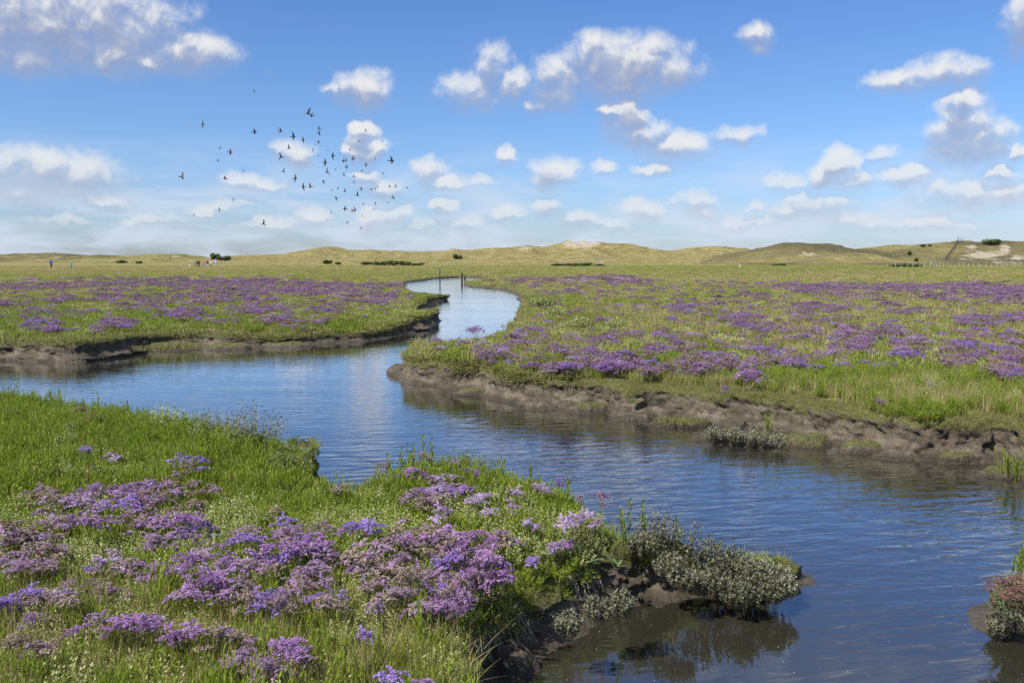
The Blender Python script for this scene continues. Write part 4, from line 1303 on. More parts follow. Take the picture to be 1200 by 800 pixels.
lav_far = [m_lav_joined('medium', i, k, .012, 5, 9, s2) for i, (k, s2) in enumerate([('purple', 'mauve'), ('violet', 'mauve'), ('mauve', 'brown'), ('mauve', 'purple'), ('brown', 'mauve'), ('mauve', 'lilac'), ('brown', 'mauve')])]
lav_vfar = [m_lav_joined('wide', 10 + i, k, .024, 3, 7, s2) for i, (k, s2) in enumerate([('purple', 'mauve'), ('mauve', 'lilac'), ('mauve', 'brown'), ('mauve', 'purple')])]

SETS = {0: ('samphire', 'samphire', samph, samph_far, 'upright bright green marsh shoots'), 1: ('grass', 'grass', grs, grs_far, 'thin green marsh grass'), 2: ('turf', 'turf', turf, turf_far, 'short mossy turf'),
        3: ('purslane', 'purslane', pale, pale_far, 'pale creamy green low marsh plants'), 4: ('sea_lavender_drift', 'sea lavender', lav_far, lav_vfar, 'purple drifts of sea lavender'), 5: ('dry_grass', 'dry grass', dry, dry_far, 'straw coloured dry grass')}
BANKS = {3: 'covering the near bank', 0: 'covering the meadow left of the creek', 1: 'covering the meadow right of the creek', 2: 'on the ground at the right edge'}
GROW = np.array([1.0, 1.05, 1.05, 1.25, 2.2, 3.6])
for kd, (nm, cat, a, b, lab) in SETS.items():
    for bk, where in BANKS.items():
        s = (kind == kd) & (LB == bk)
        if s.sum() < 4: continue
        n = int(s.sum())
        ringk = RG[s]
        farset = (ringk >= 2)
        ix = np.where(farset, len(a) + rng.integers(0, len(b), n), rng.integers(0, len(a), n))
        if kd == 4:
            ix = np.where(ringk >= 3, len(a) + rng.integers(0, len(b), n), rng.integers(0, len(a), n))
        g = GROW[ringk] * rng.uniform(.72, 1.22, n)
        low = 1 - 0.45 * np.exp(-((D_[s] - LIP) / 0.12) ** 2)
        hz = np.where(ringk >= 5, .16, np.where(ringk >= 4, 0.42, np.where(ringk >= 3, .72, np.where(ringk >= 2, .9, 1.0)))) * low * np.where((kd == 0) & (LB[s] == 3), 1 - .28 * fwd[s], 1.0)
        sc = np.stack([g, g, g * hz * rng.uniform(.75, 1.15, n)], 1)
        ro = np.stack([rng.normal(0, .08, n), rng.normal(0, .08, n), rng.uniform(0, 6.283, n)], 1)
        pt = np.stack([X_[s], Y_[s], Z_[s]], 1)
        scatter(nm, lab + ' ' + where, cat, a + b, pt, ro, sc, ix)

ROWS = ((600, 'back row'), (630, 'second row'), (655, 'third row'), (682, 'fourth row'), (712, 'fifth row'), (900, 'front row'))
COLS = ((60, 'at the left edge'), (150, 'towards the left'), (240, 'left of middle'), (330, 'before the mound'), (420, 'in the middle'), (500, 'below tall stalks'), (570, 'under tall flowers'), (900, 'towards the mud'))
KW = {'purple': 'purple', 'violet': 'violet', 'mauve': 'dusty mauve', 'brown': 'faded brown', 'lilac': 'pale lilac'}
used = {}


def near_label(px, py, w, kd):
    row = next(t for v, t in ROWS if py < v); col = next(t for v, t in COLS if px < v)
    for size in ('wide ' if w >= 44 else ('small ' if w < 28 else ''), 'low ', 'ragged '):
        l = '%s%s sea lavender %s, %s of near bank' % (size, KW[kd], col, row)
        if size in ('low ', 'ragged '): l = l0
        if l not in used: break
        l0 = l
    used[l] = 1
    return l


random.seed(21)
n_ind = 0
for rec in NEAR:
    px, py, w, kd = rec[:4]
    x, y = P(px, py, 0.42 + HEADZ * 0.92)
    d0 = KD.find((x, y, 0))
    sx, sy = SH[d0[1]]; nx_, ny_ = sn[d0[1]]
    q = (x - sx) * nx_ + (y - sy) * ny_
    hs = 1.0
    if q < 0.13:                       # stays rooted on the land; leaning heads over the water stand taller at the lip
        x += nx_ * (0.13 - q); y += ny_ * (0.13 - q)
    z = float(top([x], [y])[0])
    width = max(.05, w / FPX * math.hypot(y, EYE - z) * 1.42)
    # reach the height at which the photograph shows the head over this spot
    pxx, pyy = proj(np.array([x]), np.array([y]), np.array([z + HEADZ]))
    if pyy[0] > py + 5: hs = min(1.7, 1 + (pyy[0] - py) / FPX * y / HEADZ)
    lavender(x, y, z - .005, width, kd, rec[4] if len(rec) > 4 else near_label(px, py, w, kd), G_ROW, second={'purple': 'mauve', 'violet': 'purple', 'mauve': 'brown', 'brown': 'mauve', 'lilac': 'mauve'}[kd], hscale=hs)
    n_ind += 1

# the plants one can single out across the creek
FARP = [
    T(557, 391, 24, 'purple', 'tall dark purple sea lavender bush at the water edge of the right bank', 1.9), T(1030, 467, 16, 'purple', 'solitary purple sea lavender on the bare turf near the right mud bank', 1.1), T(881, 446, 26, 'purple', 'purple sea lavender at the front of the right meadow above the mud', 1.2),
    T(850, 455, 14, 'purple', 'narrow purple sea lavender left of the bigger one above the mud', 1.2), T(1090, 450, 10, 'lilac', 'tiny lilac sea lavender alone in the short grass of the right meadow', 1.0), T(1062, 418, 44, 'violet', 'brightest blue violet sea lavender patch in the right meadow', 1.2), T(1046, 425, 14, 'violet', 'small violet tuft at the left foot of the brightest violet patch', 1.0),
    T(147, 382, 26, 'violet', 'bright violet sea lavender near the edge of the left meadow', 1.2), T(115, 386, 22, 'mauve', 'dusty mauve sea lavender beside the bright violet one in the left meadow', 1.1), T(42, 377, 26, 'violet', 'violet sea lavender near the left end of the left meadow', 1.1), T(210, 351, 14, 'violet', 'small violet clump further back in the left meadow', 1.1), T(300, 367, 26, 'purple', 'purple sea lavender in the middle of the left meadow', 1.1),
]
for px, py, w, kd, lab, hs in FARP:
    x, y = P(px, py, 0.55)
    z = float(top([x], [y])[0])
    lavender(x, y, z - .01, w / FPX * y, kd, lab, 'sea lavender plants across the creek', hscale=hs)
    n_ind += 1
FC = ((560, 'at the creek point'), (640, 'near the creek point'), (720, 'left of the grassy islet'), (800, 'above the grassy islet'), (900, 'above the purslane clod'), (1000, 'right of the purslane clod'), (1110, 'behind the bright green strip'), (3000, 'at the right edge'))


def far_label(kd, px, py, lab_id):
    if lab_id == 0:
        return '%s sea lavender in the left meadow, %s' % (KW[kd], 'at its left end' if px < 60 else 'by the green cushion' if px < 240 else 'right of the green cushion' if px < 360 else 'towards the creek bend')
    return '%s sea lavender %s, right meadow, %s' % (KW[kd], next(t for v, t in FC if px < v), 'nearest the mud' if py > 446 else 'second drift' if py > 432 else 'further back')


cand = np.nonzero((kind == 4) & (RG <= 2) & (Y_ < 30) & (PX > -10) & (PX < 1205))[0]
cand = cand[np.argsort(Y_[cand])]
for lab_id, where in ((1, 'right'), (0, 'left')):
    c = cand[LB[cand] == lab_id][:(110 if lab_id == 1 else 25)]
    for i in c:
        kd = random.choices(('purple', 'violet', 'mauve', 'brown'), (5, 2, 3, 1))[0]
        lavender(X_[i] + random.gauss(0, .05), Y_[i] + random.gauss(0, .05), Z_[i] - .01, random.uniform(.18, .42), kd, far_label(kd, PX[i], PY[i], lab_id), 'sea lavender plants across the creek')
        n_ind += 1
print('lavender individuals', n_ind)
# ------------------------------------------------------------------ fringe of dead grass and roots hanging over the mud edges
fr_p, fr_r, fr_s, fr_i = [], [], [], []
rs = np.random.default_rng(5)
for i in range(0, len(SH)):
    d = math.hypot(*SH[i])
    if d > 45 or SHL[i] not in (0, 1, 3) or SH[i][1] < 2: continue
    px_, py_ = proj(SH[i][0], SH[i][1], .4)
    step = math.hypot(*(SH[(i + 1) % len(SH)] - SH[i]))
    dens_ = {3: 95.0, 1: 26.0, 0: 14.0}[int(SHL[i])]
    if SHL[i] == 0 and px_ > 300: dens_ = 26.0
    for k in range(rs.poisson(dens_ * step * (1.0 if d < 15 else .7))):
        o = -sn[i]
        off = rs.uniform(-.05, .015) - LIP
        x, y = SH[i][0] + o[0] * off, SH[i][1] + o[1] * off
        fr_p.append((x, y, float(top([x], [y])[0]) - .02 - max(0, off + LIP) * .8))
        droop = SHL[i] == 3 and rs.random() < .55          # tufts growing on the slumped edge itself
        if droop:
            q_ = rs.uniform(.0, .07)
            x, y = x + o[0] * q_, y + o[1] * q_
            fr_p[-1] = (x, y, float(top([x], [y])[0]) - .03 - q_ * 1.6)
        fr_r.append((rs.uniform(.2, 1.1) if droop else rs.uniform(.6, 1.75), rs.normal(0, .25), math.atan2(o[0], -o[1]) + rs.normal(0, .5)))
        g = rs.uniform(.6, 1.2) * (1.0 if d < 12 else 1.5)
        fr_s.append((g, g, g * rs.uniform(.5, 1.0)))
        fr_i.append((4 if droop and rs.random() < .45 else int(rs.choice([0, 1, 2], p=[.62, .28, .10]))) if d < 12 else 3)
fringe = [m_grass(16, .04, .13, 300, .003, G_GRASS, .35), m_grass(14, .04, .15, 301, .003, G_DRY, .35), m_grass(12, .03, .16, 302, .003, G_TWIG, .4), m_grass(16, .10, .14, 303, .009, G_TURF, .45), m_samphire(7, .05, .13, 304, 10, .0034, .026)]
scatter('grass_fringe', 'dead grass and rootlets hanging over the mud edges of the creek', 'grass', fringe, fr_p, fr_r, fr_s, fr_i)


G_DARKP = leaf_mat('dark_purslane_leaf', [(0.0, (0.075, 0.085, 0.045)), (0.5, (0.15, 0.155, 0.09)), (1.0, (0.29, 0.28, 0.19))], 0.2, 1.0, 0.7)
# ------------------------------------------------------------------ single plants
def ground_at(px, py, lift=0.42):
    x, y = P(px, py, lift)
    return x, y, float(top([x], [y])[0])


def purslane_bush(px, py, w, h, label, leafm, lift=.42, z=None, seed=0, ls=None, n=None):
    x, y = P(px, py, lift)
    zz = float(top([x], [y])[0]) if z is None else z
    rad = w / 2 / FPX * math.hypot(y, EYE - lift)
    ls = ls or max(.014, .0016 * y)
    me = m_purslane(n or int(90 * (rad / .25) ** 1.2) + 20, rad * .95, h, 400 + seed, leafm, ls, 10)
    me.name = 'purslane_bush'
    o = link('purslane_bush', me)
    o.location = (x, y, zz - .02)
    return tag(o, label, 'purslane bush', 'purslane bushes')


PB = [
    (298, 530, 84, .34, 'rounded grey green purslane bush on the mound by the water', G_GREY), (344, 556, 60, .26, 'dark grey purslane bush hanging over the water at the end of the mound', G_DARKP), (255, 521, 84, .27, 'olive purslane bush at the left shoulder of the mound', G_GREY),
    (192, 504, 76, .26, 'pale cream purslane bush in the green shoots left of the mound', G_PALE),
    (770, 655, 66, .20, 'greyish purslane bush where the leafy point begins', G_DARKP), (806, 652, 66, .24, 'tall dark purslane bush at the back of the leafy point', G_DARKP), (838, 664, 64, .22, 'dense silver grey purslane bush in the middle of the leafy point', G_DARKP),
    (868, 668, 60, .18, 'silver purslane bush near the end of the leafy point', G_DARKP), (896, 676, 46, .12, 'outermost purslane bush dipping into the water on the leafy point', G_DARKP), (822, 682, 60, .14, 'low purslane bush along the waterline of the leafy point', G_DARKP),
    (862, 686, 54, .13, 'small purslane bush at the front waterline of the leafy point', G_DARKP), (625, 635, 50, .15, 'pale leafy purslane bush below the round lilac flower', G_PALE), (655, 622, 44, .14, 'pale purslane bush right of the round lilac flower', G_PALE),
    (752, 668, 44, .12, 'low grey purslane at the waterline below the hanging roots', G_DARKP), (786, 684, 48, .13, 'straggly purslane drooping to the water before the leafy point', G_DARKP), (906, 684, 40, .10, 'lowest purslane sprig at the tip of the leafy point', G_DARKP), (845, 650, 60, .18, 'brownish purslane along the back shore of the leafy point', G_DARKP),
    (912, 668, 46, .13, 'silvery purslane bush furthest out on the back of the leafy point', G_GREY), (858, 651, 50, .15, 'purslane bush on the skyline of the leafy point, left of two', G_DARKP), (884, 659, 46, .14, 'purslane bush on the skyline of the leafy point, right of two', G_GREY), (885, 658, 50, .15, 'silvery purslane bush on the back shore near the end of the leafy point', G_GREY), (922, 678, 34, .10, 'last purslane sprigs over the water at the end of the leafy point', G_GREY), (875, 690, 44, .11, 'purslane sprigs drooping from the front of the leafy point', G_DARKP), (800, 692, 44, .10, 'purslane sprigs at the front foot of the leafy point', G_DARKP),
    (702, 692, 34, .12, 'dark purslane sprigs hanging on the mud bank left of the curly roots', G_DARKP), (728, 688, 34, .12, 'dark purslane sprigs under the violet heads on the mud bank', G_DARKP), (665, 706, 34, .12, 'dark purslane sprigs right of the root fan', G_DARKP),
    (678, 387, 44, .30, 'pale rounded bush on the right meadow beside the creek bend', G_PALE), (722, 388, 30, .26, 'smaller pale bush right of the pale rounded bush', G_PALE), (634, 362, 46, .40, 'pale scrubby bush on the inside of the far creek bend', G_PALE), (655, 372, 40, .30, 'low bush behind the pale rounded bush', G_PALE),
]
for i, (a, b, w, h, lab, m_) in enumerate(PB):
    tipz = None
    if 745 < a < 930 and b > 640: tipz = max(.03, float(top([P(a, b, .2)[0]], [P(a, b, .2)[1]])[0]))
    purslane_bush(a, b, w, h, lab, m_, .2 if tipz is not None else .42, tipz, i)
for i, (a, b, w, h, lab) in enumerate([(838, 512, 34, .16, 'leftmost grey purslane on the clod below the right bank'), (862, 514, 34, .17, 'dry looking purslane on the middle of the clod below the right bank'), (888, 516, 36, .17, 'brownish purslane right of the middle on the clod below the right bank'),
                                       (912, 520, 30, .14, 'small purslane at the right end of the clod below the right bank')]):
    purslane_bush(a, b, w, h, lab, G_GREY, .08, .06, 40 + i)
purslane_bush(1194, 712, 34, .10, 'dark straggly purslane hanging over the water at the right edge', G_DARKP, .22, .12, 50)
purslane_bush(1172, 728, 34, .09, 'low dark purslane touching the water at the right edge', G_DARKP, .10, .04, 51)


def tuft_thing(px, py, lift, z, meshes, label, cat, name, scale=1.0, group=None):
    x, y = P(px, py, lift)
    o = link(name, random.choice(meshes))
    o.location = (x, y, z if z is not None else float(top([x], [y])[0]))
    o.scale = (scale, scale, scale)
    o.rotation_euler = (0, 0, random.uniform(0, 6))
    return tag(o, label, cat, group)


random.seed(33)
mound_turf = [m_grass(260, .20, .07, 310 + i, .006, G_TURF, .5) for i in range(2)]
for a, b, s_, lab in [(785, 490, 1.0, 'left half of the grass cushion on the small islet'), (806, 491, 1.0, 'right half of the grass cushion on the small islet'), (944, 516, .9, 'moss cushion beside the purslane clod'),
                      (175, 408, 2.0, 'left part of the green cushion on the clod at the left bank'), (205, 406, 2.0, 'middle part of the green cushion on the clod at the left bank'), (230, 406, 1.8, 'right part of the green cushion on the clod at the left bank')]:
    tuft_thing(a, b, .13, .10 if a > 300 else .12, mound_turf, lab, 'grass cushion', 'grass_cushion', s_, 'grass cushions on the clods')
for a, b, s_, lab in [(900, 508, 1.3, 'leafy green plant growing on the purslane clod'), (1180, 552, 1.3, 'bright green plant on the mossy clod at the right edge'), (1192, 560, 1.2, 'lower green plant on the mossy clod at the right edge'), (1194, 690, 1.25, 'green leafy plant under the brown flowers at the right edge')]:
    tuft_thing(a, b, .12, .09 if b < 600 else .2, samph, lab, 'samphire', 'samphire_plant', s_, 'green plants on the clods')
for a, b, w, lab in [(1164, 655, 44, 'faded brown pink sea lavender leaning over the water at the right edge'), (1186, 662, 40, 'faded sea lavender at the right edge behind the leaning one'), (1196, 650, 40, 'rightmost faded sea lavender cut off by the photo edge')]:
    x, y = P(a, b, .45)
    lavender(max(x, 2.76), y, .14, w / FPX * y * 1.35, 'russet', lab, 'faded sea lavender at the right edge', second='russet', hscale=1.15)


# tall single shoots that stand against the water
def tall(px, py_base, h, label, seed, lean=0.0):
    random.seed(seed)
    mb = MB()
    for k in range(2):
        shoot(mb, Vector((random.gauss(0, .01), random.gauss(0, .01), -.01)), h * (1 - .25 * k), 16, .007, .035)
    me = mb.mesh('tall_shoot', [G_SHOOT, G_STEM])
    x, y, z = ground_at(px, py_base)
    # stay on land
    _, k, _ = KD.find((x, y, 0)); q = (x - SH[k][0]) * sn[k][0] + (y - SH[k][1]) * sn[k][1]
    if q < .14: x += sn[k][0] * (.14 - q); y += sn[k][1] * (.14 - q); z = float(top([x], [y])[0])
    o = link('tall_shoot', me); o.location = (x, y, z)
    return tag(o, label, 'marsh plant', 'tall shoots on the skyline of the near bank')


for i, (a, b, h, lab) in enumerate([(397, 558, .36, 'tallest green shoot standing alone against the water'), (418, 558, .27, 'green shoot right of the tallest one'), (440, 556, .28, 'bushy green shoot left of the tall flowers'), (448, 553, .26, 'slim green shoot beside the bushy one'), (388, 562, .26, 'short green shoot left of the tallest one'),
                                    (470, 552, .25, 'green shoot just left of the tall flowers'), (500, 548, .33, 'shoot rising behind the tall flowers'), (508, 548, .30, 'second shoot rising behind the tall flowers'), (611, 560, .27, 'shoot on the skyline right of the lone pink head'), (650, 570, .25, 'shoot at the back edge above the lilac flowers'),
                                    (690, 590, .27, 'shoot beside the tiny violet head against the water'), (745, 618, .28, 'shoot under the leaning pink heads'), (146, 478, .26, 'shoot sticking up at the left skyline of the near bank'), (172, 486, .22, 'thin shoot above the pale bush'), (765, 632, .24, 'shoot on the leafy point near its start'), (805, 650, .24, 'green shoot in the grey bushes of the leafy point'), (866, 662, .24, 'upright green shoot in the middle of the leafy point'), (910, 676, .16, 'yellow green shoot at the tip of the leafy point')]):
    tall(a, b, h, lab, 600 + i)

for i in range(60):
    a, b = random.uniform(752, 918), 0
    b = random.uniform(640 + (a - 752) * .15, 672 + (a - 752) * .10)
    x, y = P(a, b, .22)
    if sdf(np.array([x]), np.array([y]))[0][0] < .03: continue
    o = link('samphire_plant', random.choice(samph if random.random() < .6 else grs)); o.location = (x, y, float(top([x], [y])[0]))
    q = random.uniform(.55, .95); o.scale = (q, q, q)
    tag(o, 'small green plant among the grey bushes of the leafy point', 'samphire', 'small green plants on the leafy point')

# broad-leaved seedlings: each leaf is big enough to be seen
leafm = MB()
leafm.blade(Vector((0, 0, 0)), Vector((1, 0, .75)), Vector((.3, 0, -.6)), .085, .030, 0, .6, 4, .5, 1.0)
LEAF = leafm.mesh('leaf', [G_ROSE])
for i, (a, b, s_, lab) in enumerate([(445, 722, .8, 'broad leaved rosette beside the lone violet flower on the moss'), (478, 738, 1.0, 'biggest broad leaved rosette at the edge of the moss'), (505, 742, .9, 'broad leaved rosette right of the biggest one'), (470, 766, .8, 'grey leaved rosette low on the near bank edge'), (512, 776, .8, 'rosette growing out of the dark mud edge'), (528, 792, .9, 'rosette at the bottom edge by the mud'),
                                     (692, 634, .9, 'broad leaved plant behind the mud bank'), (722, 640, .9, 'broad leaved plant right of it above the mud bank'), (738, 622, .9, 'broad leaved plant under the leaning pink heads'), (700, 608, .8, 'leafy rosette below the flat lilac heads')]):
    x, y, z = ground_at(a, b)
    e = tag(empty('leafy_rosette', (x, y, z), random.uniform(0, 6), s_ * 1.1), lab, 'leafy plant', 'broad leaved rosettes of the near bank')
    for k in range(7):
        l = link('leaf', LEAF, e)
        l.rotation_euler = (0, random.uniform(-.5, .3), k * .9 + random.uniform(-.3, .3)); q = random.uniform(.7, 1.2); l.scale = (q, q, q)

# pale roots hanging out of the near mud bank
def roots(px, py, label, seed, n=9, L=.16):
    random.seed(seed)
    x, y = P(px, py, .34)
    _, k, _ = KD.find((x, y, 0))
    o = -sn[k]
    x, y = SH[k][0] - o[0] * .07, SH[k][1] - o[1] * .07
    z = float(top([x], [y])[0]) - .05
    e = tag(empty('hanging_roots', (x, y, z)), label, 'roots', 'roots hanging from the near mud bank')
    tx, ty = sn[k][1], -sn[k][0]
    for i in range(n):
        mb = MB()
        s_ = random.uniform(-.10, .10)
        p = Vector((tx * s_, ty * s_, random.uniform(-.02, .02)))
        pts = [p.copy()]
        d = Vector((o[0] * .7 + random.gauss(0, .3), o[1] * .7 + random.gauss(0, .3), -.3))
        for q in range(6):
            d = (d + Vector((random.gauss(0, .28), random.gauss(0, .28), -.38))).normalized()
            p = p + d * (L * random.uniform(.6, 1.2) / 6)
            pts.append(p.copy())
        mb.tube(pts, [.0042 * (1 - .12 * q) for q in range(7)], 0, None, 5)
        link('root', mb.mesh('root', [ROOTM]), e)
    return e


ROOTM = plain('bleached_root', (0.30, 0.265, 0.21), .85, .3, 40)
roots(641, 700, 'fan of pale roots under the low purple flowers', 1, 14, .2); roots(655, 695, 'thin pale roots right of the root fan', 2, 10, .17)
roots(738, 668, 'curly bleached roots under the violet heads', 3, 10, .18); roots(776, 672, 'curly roots under the drooping leaves', 4, 10, .17); roots(590, 722, 'dark fringe of roots left of the fallen clod', 5, 12, .15); roots(575, 735, 'short roots at the bottom of the near mud bank', 6, 9, .15)

# flecks of foam drifting on the calm water
mb = MB()
random.seed(8)
for i in range(80):
    a, b = random.uniform(610, 1195), 600 + 200 * math.sqrt(random.random())
    x, y = P(a, b, 0)
    if sdf(np.array([x]), np.array([y]))[0][0] > -.12: continue
    r_ = random.uniform(.001, .003)
    n = 6
    t0 = random.random() * 6
    ring = [Vector((x + r_ * random.uniform(.6, 1.3) * math.cos(t0 + k), y + r_ * random.uniform(.6, 1.3) * math.sin(t0 + k), .003)) for k in np.arange(n) * 6.283 / n]
    mb.face(ring)
    for k in range(n): mb.face([ring[k], ring[(k + 1) % n], Vector((x, y, .003 + r_ * .7))])
tag(link('foam_flecks', mb.mesh('foam_flecks', [plain('foam', (.5, .52, .52), .6)])), 'tiny pale flecks of foam floating on the calm near water', 'foam', None, 'stuff')

# ------------------------------------------------------------------ far things
from mathutils.bvhtree import BVHTree
DB = []
for o in [o for o in SC.objects if o.name.split('.')[0] in ('dune', 'ground')]:
    DB.append(BVHTree.FromPolygons([v.co.copy() for v in o.data.vertices], [tuple(p.vertices) for p in o.data.polygons]) if o.name.startswith('dune') else None)
DB = [b for b in DB if b]


def hit(px, py):
    d = Vector(pdir(px, py)).normalized()
    best = None
    for b in DB:
        loc, _, _, dist = b.ray_cast(Vector((0, 0, EYE)), d)
        if loc is not None and (best is None or dist < best[1]): best = (loc, dist)
    g = P(px, py, .4) if d.z < 0 else None
    if g and (best is None or math.hypot(*g) < best[1]): return Vector((g[0], g[1], .4))
    return best[0] if best else None


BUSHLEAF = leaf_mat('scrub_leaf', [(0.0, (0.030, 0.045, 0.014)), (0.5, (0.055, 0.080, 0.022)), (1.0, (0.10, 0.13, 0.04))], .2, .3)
BARK = plain('scrub_bark', (.10, .08, .06), .9, .3, 6)


def bush(px, py, w, h, label, seed, group=None):
    p = hit(px, py)
    if p is None: p = hit(px, py + 2.0)
    if p is None: print('no hit', px, py); return
    dist = p.y
    W_, H_ = w / FPX * dist, h / FPX * dist
    random.seed(seed)
    e = tag(empty('bush', p - Vector((0, 0, .1 * H_)), 0), label, 'bush', group or 'dark bushes on and before the dunes')
    cr, tr = MB(), MB()
    lobes = [(random.uniform(-.32, .32) * W_, random.uniform(-.3, .3) * W_, random.uniform(.35, .68) * H_, random.uniform(.22, .36)) for i in range(9)]
    ls = max(.12, .055 * H_ + .0005 * dist)
    for lx, ly, lz, lr in lobes:
        for k in range(70):
            n = Vector((random.gauss(0, 1), random.gauss(0, 1), random.gauss(0, 1))).normalized()
            c = Vector((lx + n.x * lr * W_ * .8, ly + n.y * lr * W_ * .8, max(.05 * H_, lz + n.z * lr * H_ * 1.05))) * 1.0
            c *= 1.0
            u = rdir(1.2); v = u.cross(n).normalized(); u = v.cross(n)
            q = ls * random.uniform(.6, 1.4)
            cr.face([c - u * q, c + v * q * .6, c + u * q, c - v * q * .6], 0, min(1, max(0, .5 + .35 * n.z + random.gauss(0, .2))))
        tr.tube([Vector((lx * .15, ly * .15, 0)), Vector((lx * .6, ly * .6, lz * .6)), Vector((lx, ly, lz))], [.03 * H_, .02 * H_, .008 * H_], 0, .5, 4)
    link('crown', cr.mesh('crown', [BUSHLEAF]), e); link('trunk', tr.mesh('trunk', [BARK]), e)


for i, (a, b, w, h, lab) in enumerate([
    (1160, 286.8, 25, 8.5, 'dark rounded bush crowning the sandy dune at the right'), (252, 304, 10, 8.5, 'dark bush sticking up at the left end of the tawny ridge'), (261, 305, 16, 6, 'lower dark bush right of the one at the ridge end'), (537, 303.5, 13, 7, 'lone bush on the slope of the sunlit ridge'),
    (1081, 289, 6, 3.5, 'small bush on the skyline of the right dune, left of a smaller one'), (1089.5, 288.5, 4, 2.5, 'smallest bush on the skyline of the right dune'), (1066, 299, 5, 6.5, 'dark upright bush on the grassy slope of the right dune'), (1074, 306, 4.5, 5, 'dark upright bush lower on the slope of the right dune'),
    (432, 310.5, 18, 4.5, 'leftmost low bush of the dark row at the ridge foot'), (446, 311, 18, 6, 'second low bush of the dark row at the ridge foot'), (459, 311.3, 20, 7, 'tallest bush of the dark row at the ridge foot'), (474, 311.3, 20, 6.5, 'fourth low bush of the dark row at the ridge foot'), (489, 311.5, 16, 4, 'rightmost low bush of the dark row at the ridge foot'),
    (655, 312, 20, 4, 'left bush of the thin dark strip under the sand dune'), (671, 312, 20, 4.5, 'middle bush of the thin dark strip under the sand dune'), (687, 312, 20, 5, 'right bush of the thin dark strip under the sand dune'), (703, 312, 12, 3, 'last low bush of the thin dark strip under the sand dune'),
    (1050, 313, 14, 4, 'left bush of the dark clump before the right dune fence'), (1061, 313, 14, 5, 'middle bush of the dark clump before the right dune fence'), (1073, 313, 14, 4.5, 'right bush of the dark clump before the right dune fence'),
    (142, 308.5, 11, 4.5, 'round bush before the pale green dune at the left'), (163, 308.8, 7, 3.5, 'smaller bush right of the round one before the green dune'), (384, 309.5, 12, 6, 'bush at the foot of the bright hillock'), (396, 310, 8, 3.5, 'small bush right of the one at the bright hillock'), (911, 311.5, 10, 3, 'low bush at the foot of the dark hill'), (918, 311.5, 8, 3, 'second low bush at the foot of the dark hill')]):
    bush(a, b, w, h, lab, 700 + i)

WOODP = plain('pale_weathered_wood', (.40, .375, .33), .85, .2, 3)
WOODD = plain('dark_wet_wood', (.07, .06, .05), .8, .3, 3)


def post_mesh(h, r, m, tip=True):
    mb = MB()
    mb.tube([Vector((0, 0, -.15)), Vector((0, 0, h * .9)), Vector((0, 0, h))], [r, r * .92, r * .55], 0, .5, 7)
    n = 7
    mb.face([Vector((r * .55 * math.cos(2 * math.pi * k / n), r * .55 * math.sin(2 * math.pi * k / n), h)) for k in range(n)], 0, .5)
    return mb.mesh('post', [m])


# fence of pale posts along the foot of the right dune
fe = tag(empty('fence', (*P(1040, 314, .4), .4)), 'long fence of pale posts along the foot of the sandy right dune', 'fence')
pm = post_mesh(1.0, .055, WOODP)
random.seed(4)
fpts = []
for a in [1040, 1044, 1049.5, 1056, 1063, 1070, 1078, 1083.5, 1089.8, 1092, 1094.5, 1098, 1102, 1106, 1110, 1114, 1119, 1124, 1129, 1135, 1141, 1146.5, 1149, 1155, 1162, 1168, 1174, 1180, 1186, 1190, 1196, 1203, 1211, 1220]:
    x, y = P(a, 313.6 + .5 * math.sin(a * .05), .4)
    q = link('post', pm, fe)
    q.location = Vector((x, y, .38)) - fe.location
    s_ = random.uniform(.75, 1.15) * (1.25 if 1088 < a < 1096 else 1)
    q.scale = (s_ * 1.1, s_ * 1.1, s_)
    q.rotation_euler = (random.gauss(0, .05), random.gauss(0, .05), 0)
    fpts.append(Vector((x, y, .38)) - fe.location)
for hz in (.45, .85):
    mb = MB()
    mb.tube([p + Vector((0, 0, hz + random.gauss(0, .03))) for p in fpts], [.012] * len(fpts), 0, .5, 4)
    link('wire', mb.mesh('wire', [WOODD]), fe)

# dark fence that climbs the dune
fe2 = tag(empty('fence', hit(1108, 306)), 'dark fence climbing the slope of the sandy dune to its top', 'fence')
pm2 = post_mesh(1.5, .09, WOODD)
fp2 = []
for k in range(16):
    t = k / 15
    h_ = hit(1108 + 15 * t, 306 - 21.2 * t)
    if h_ is None: continue
    q = link('post', pm2, fe2); q.location = h_ - fe2.location
    fp2.append(h_ - fe2.location + Vector((0, 0, 1.1)))
mb = MB(); mb.tube(fp2, [.04] * len(fp2), 0, .5, 4); link('rail', mb.mesh('rail', [WOODD]), fe2)
pm3 = post_mesh(2.2, .10, WOODD)
for a, s_, lab in [(1122.5, 1.15, 'leftmost and tallest dark pole on top of the sandy dune'), (1125.2, .9, 'middle dark pole on top of the sandy dune'), (1128, .85, 'rightmost dark pole on top of the sandy dune')]:
    h_ = hit(a, 285.2)
    if h_ is None: continue
    q = tag(link('pole', pm3), lab, 'pole', 'poles on the dune top'); q.location = h_; q.scale = (1, 1, s_)
pmw = post_mesh(.55, .10, plain('white_paint', (.8, .8, .78), .5))
for a, b, lab in [(867, 313, 'small white marker post in front of the dark dune hill'), (222.5, 312.6, 'small white marker post left of the group of walkers'), (211.5, 310.8, 'farther white marker post at the foot of the green dune')]:
    q = tag(link('marker_post', pmw), lab, 'marker post', 'white marker posts'); q.location = (*P(a, b, .4), .38)
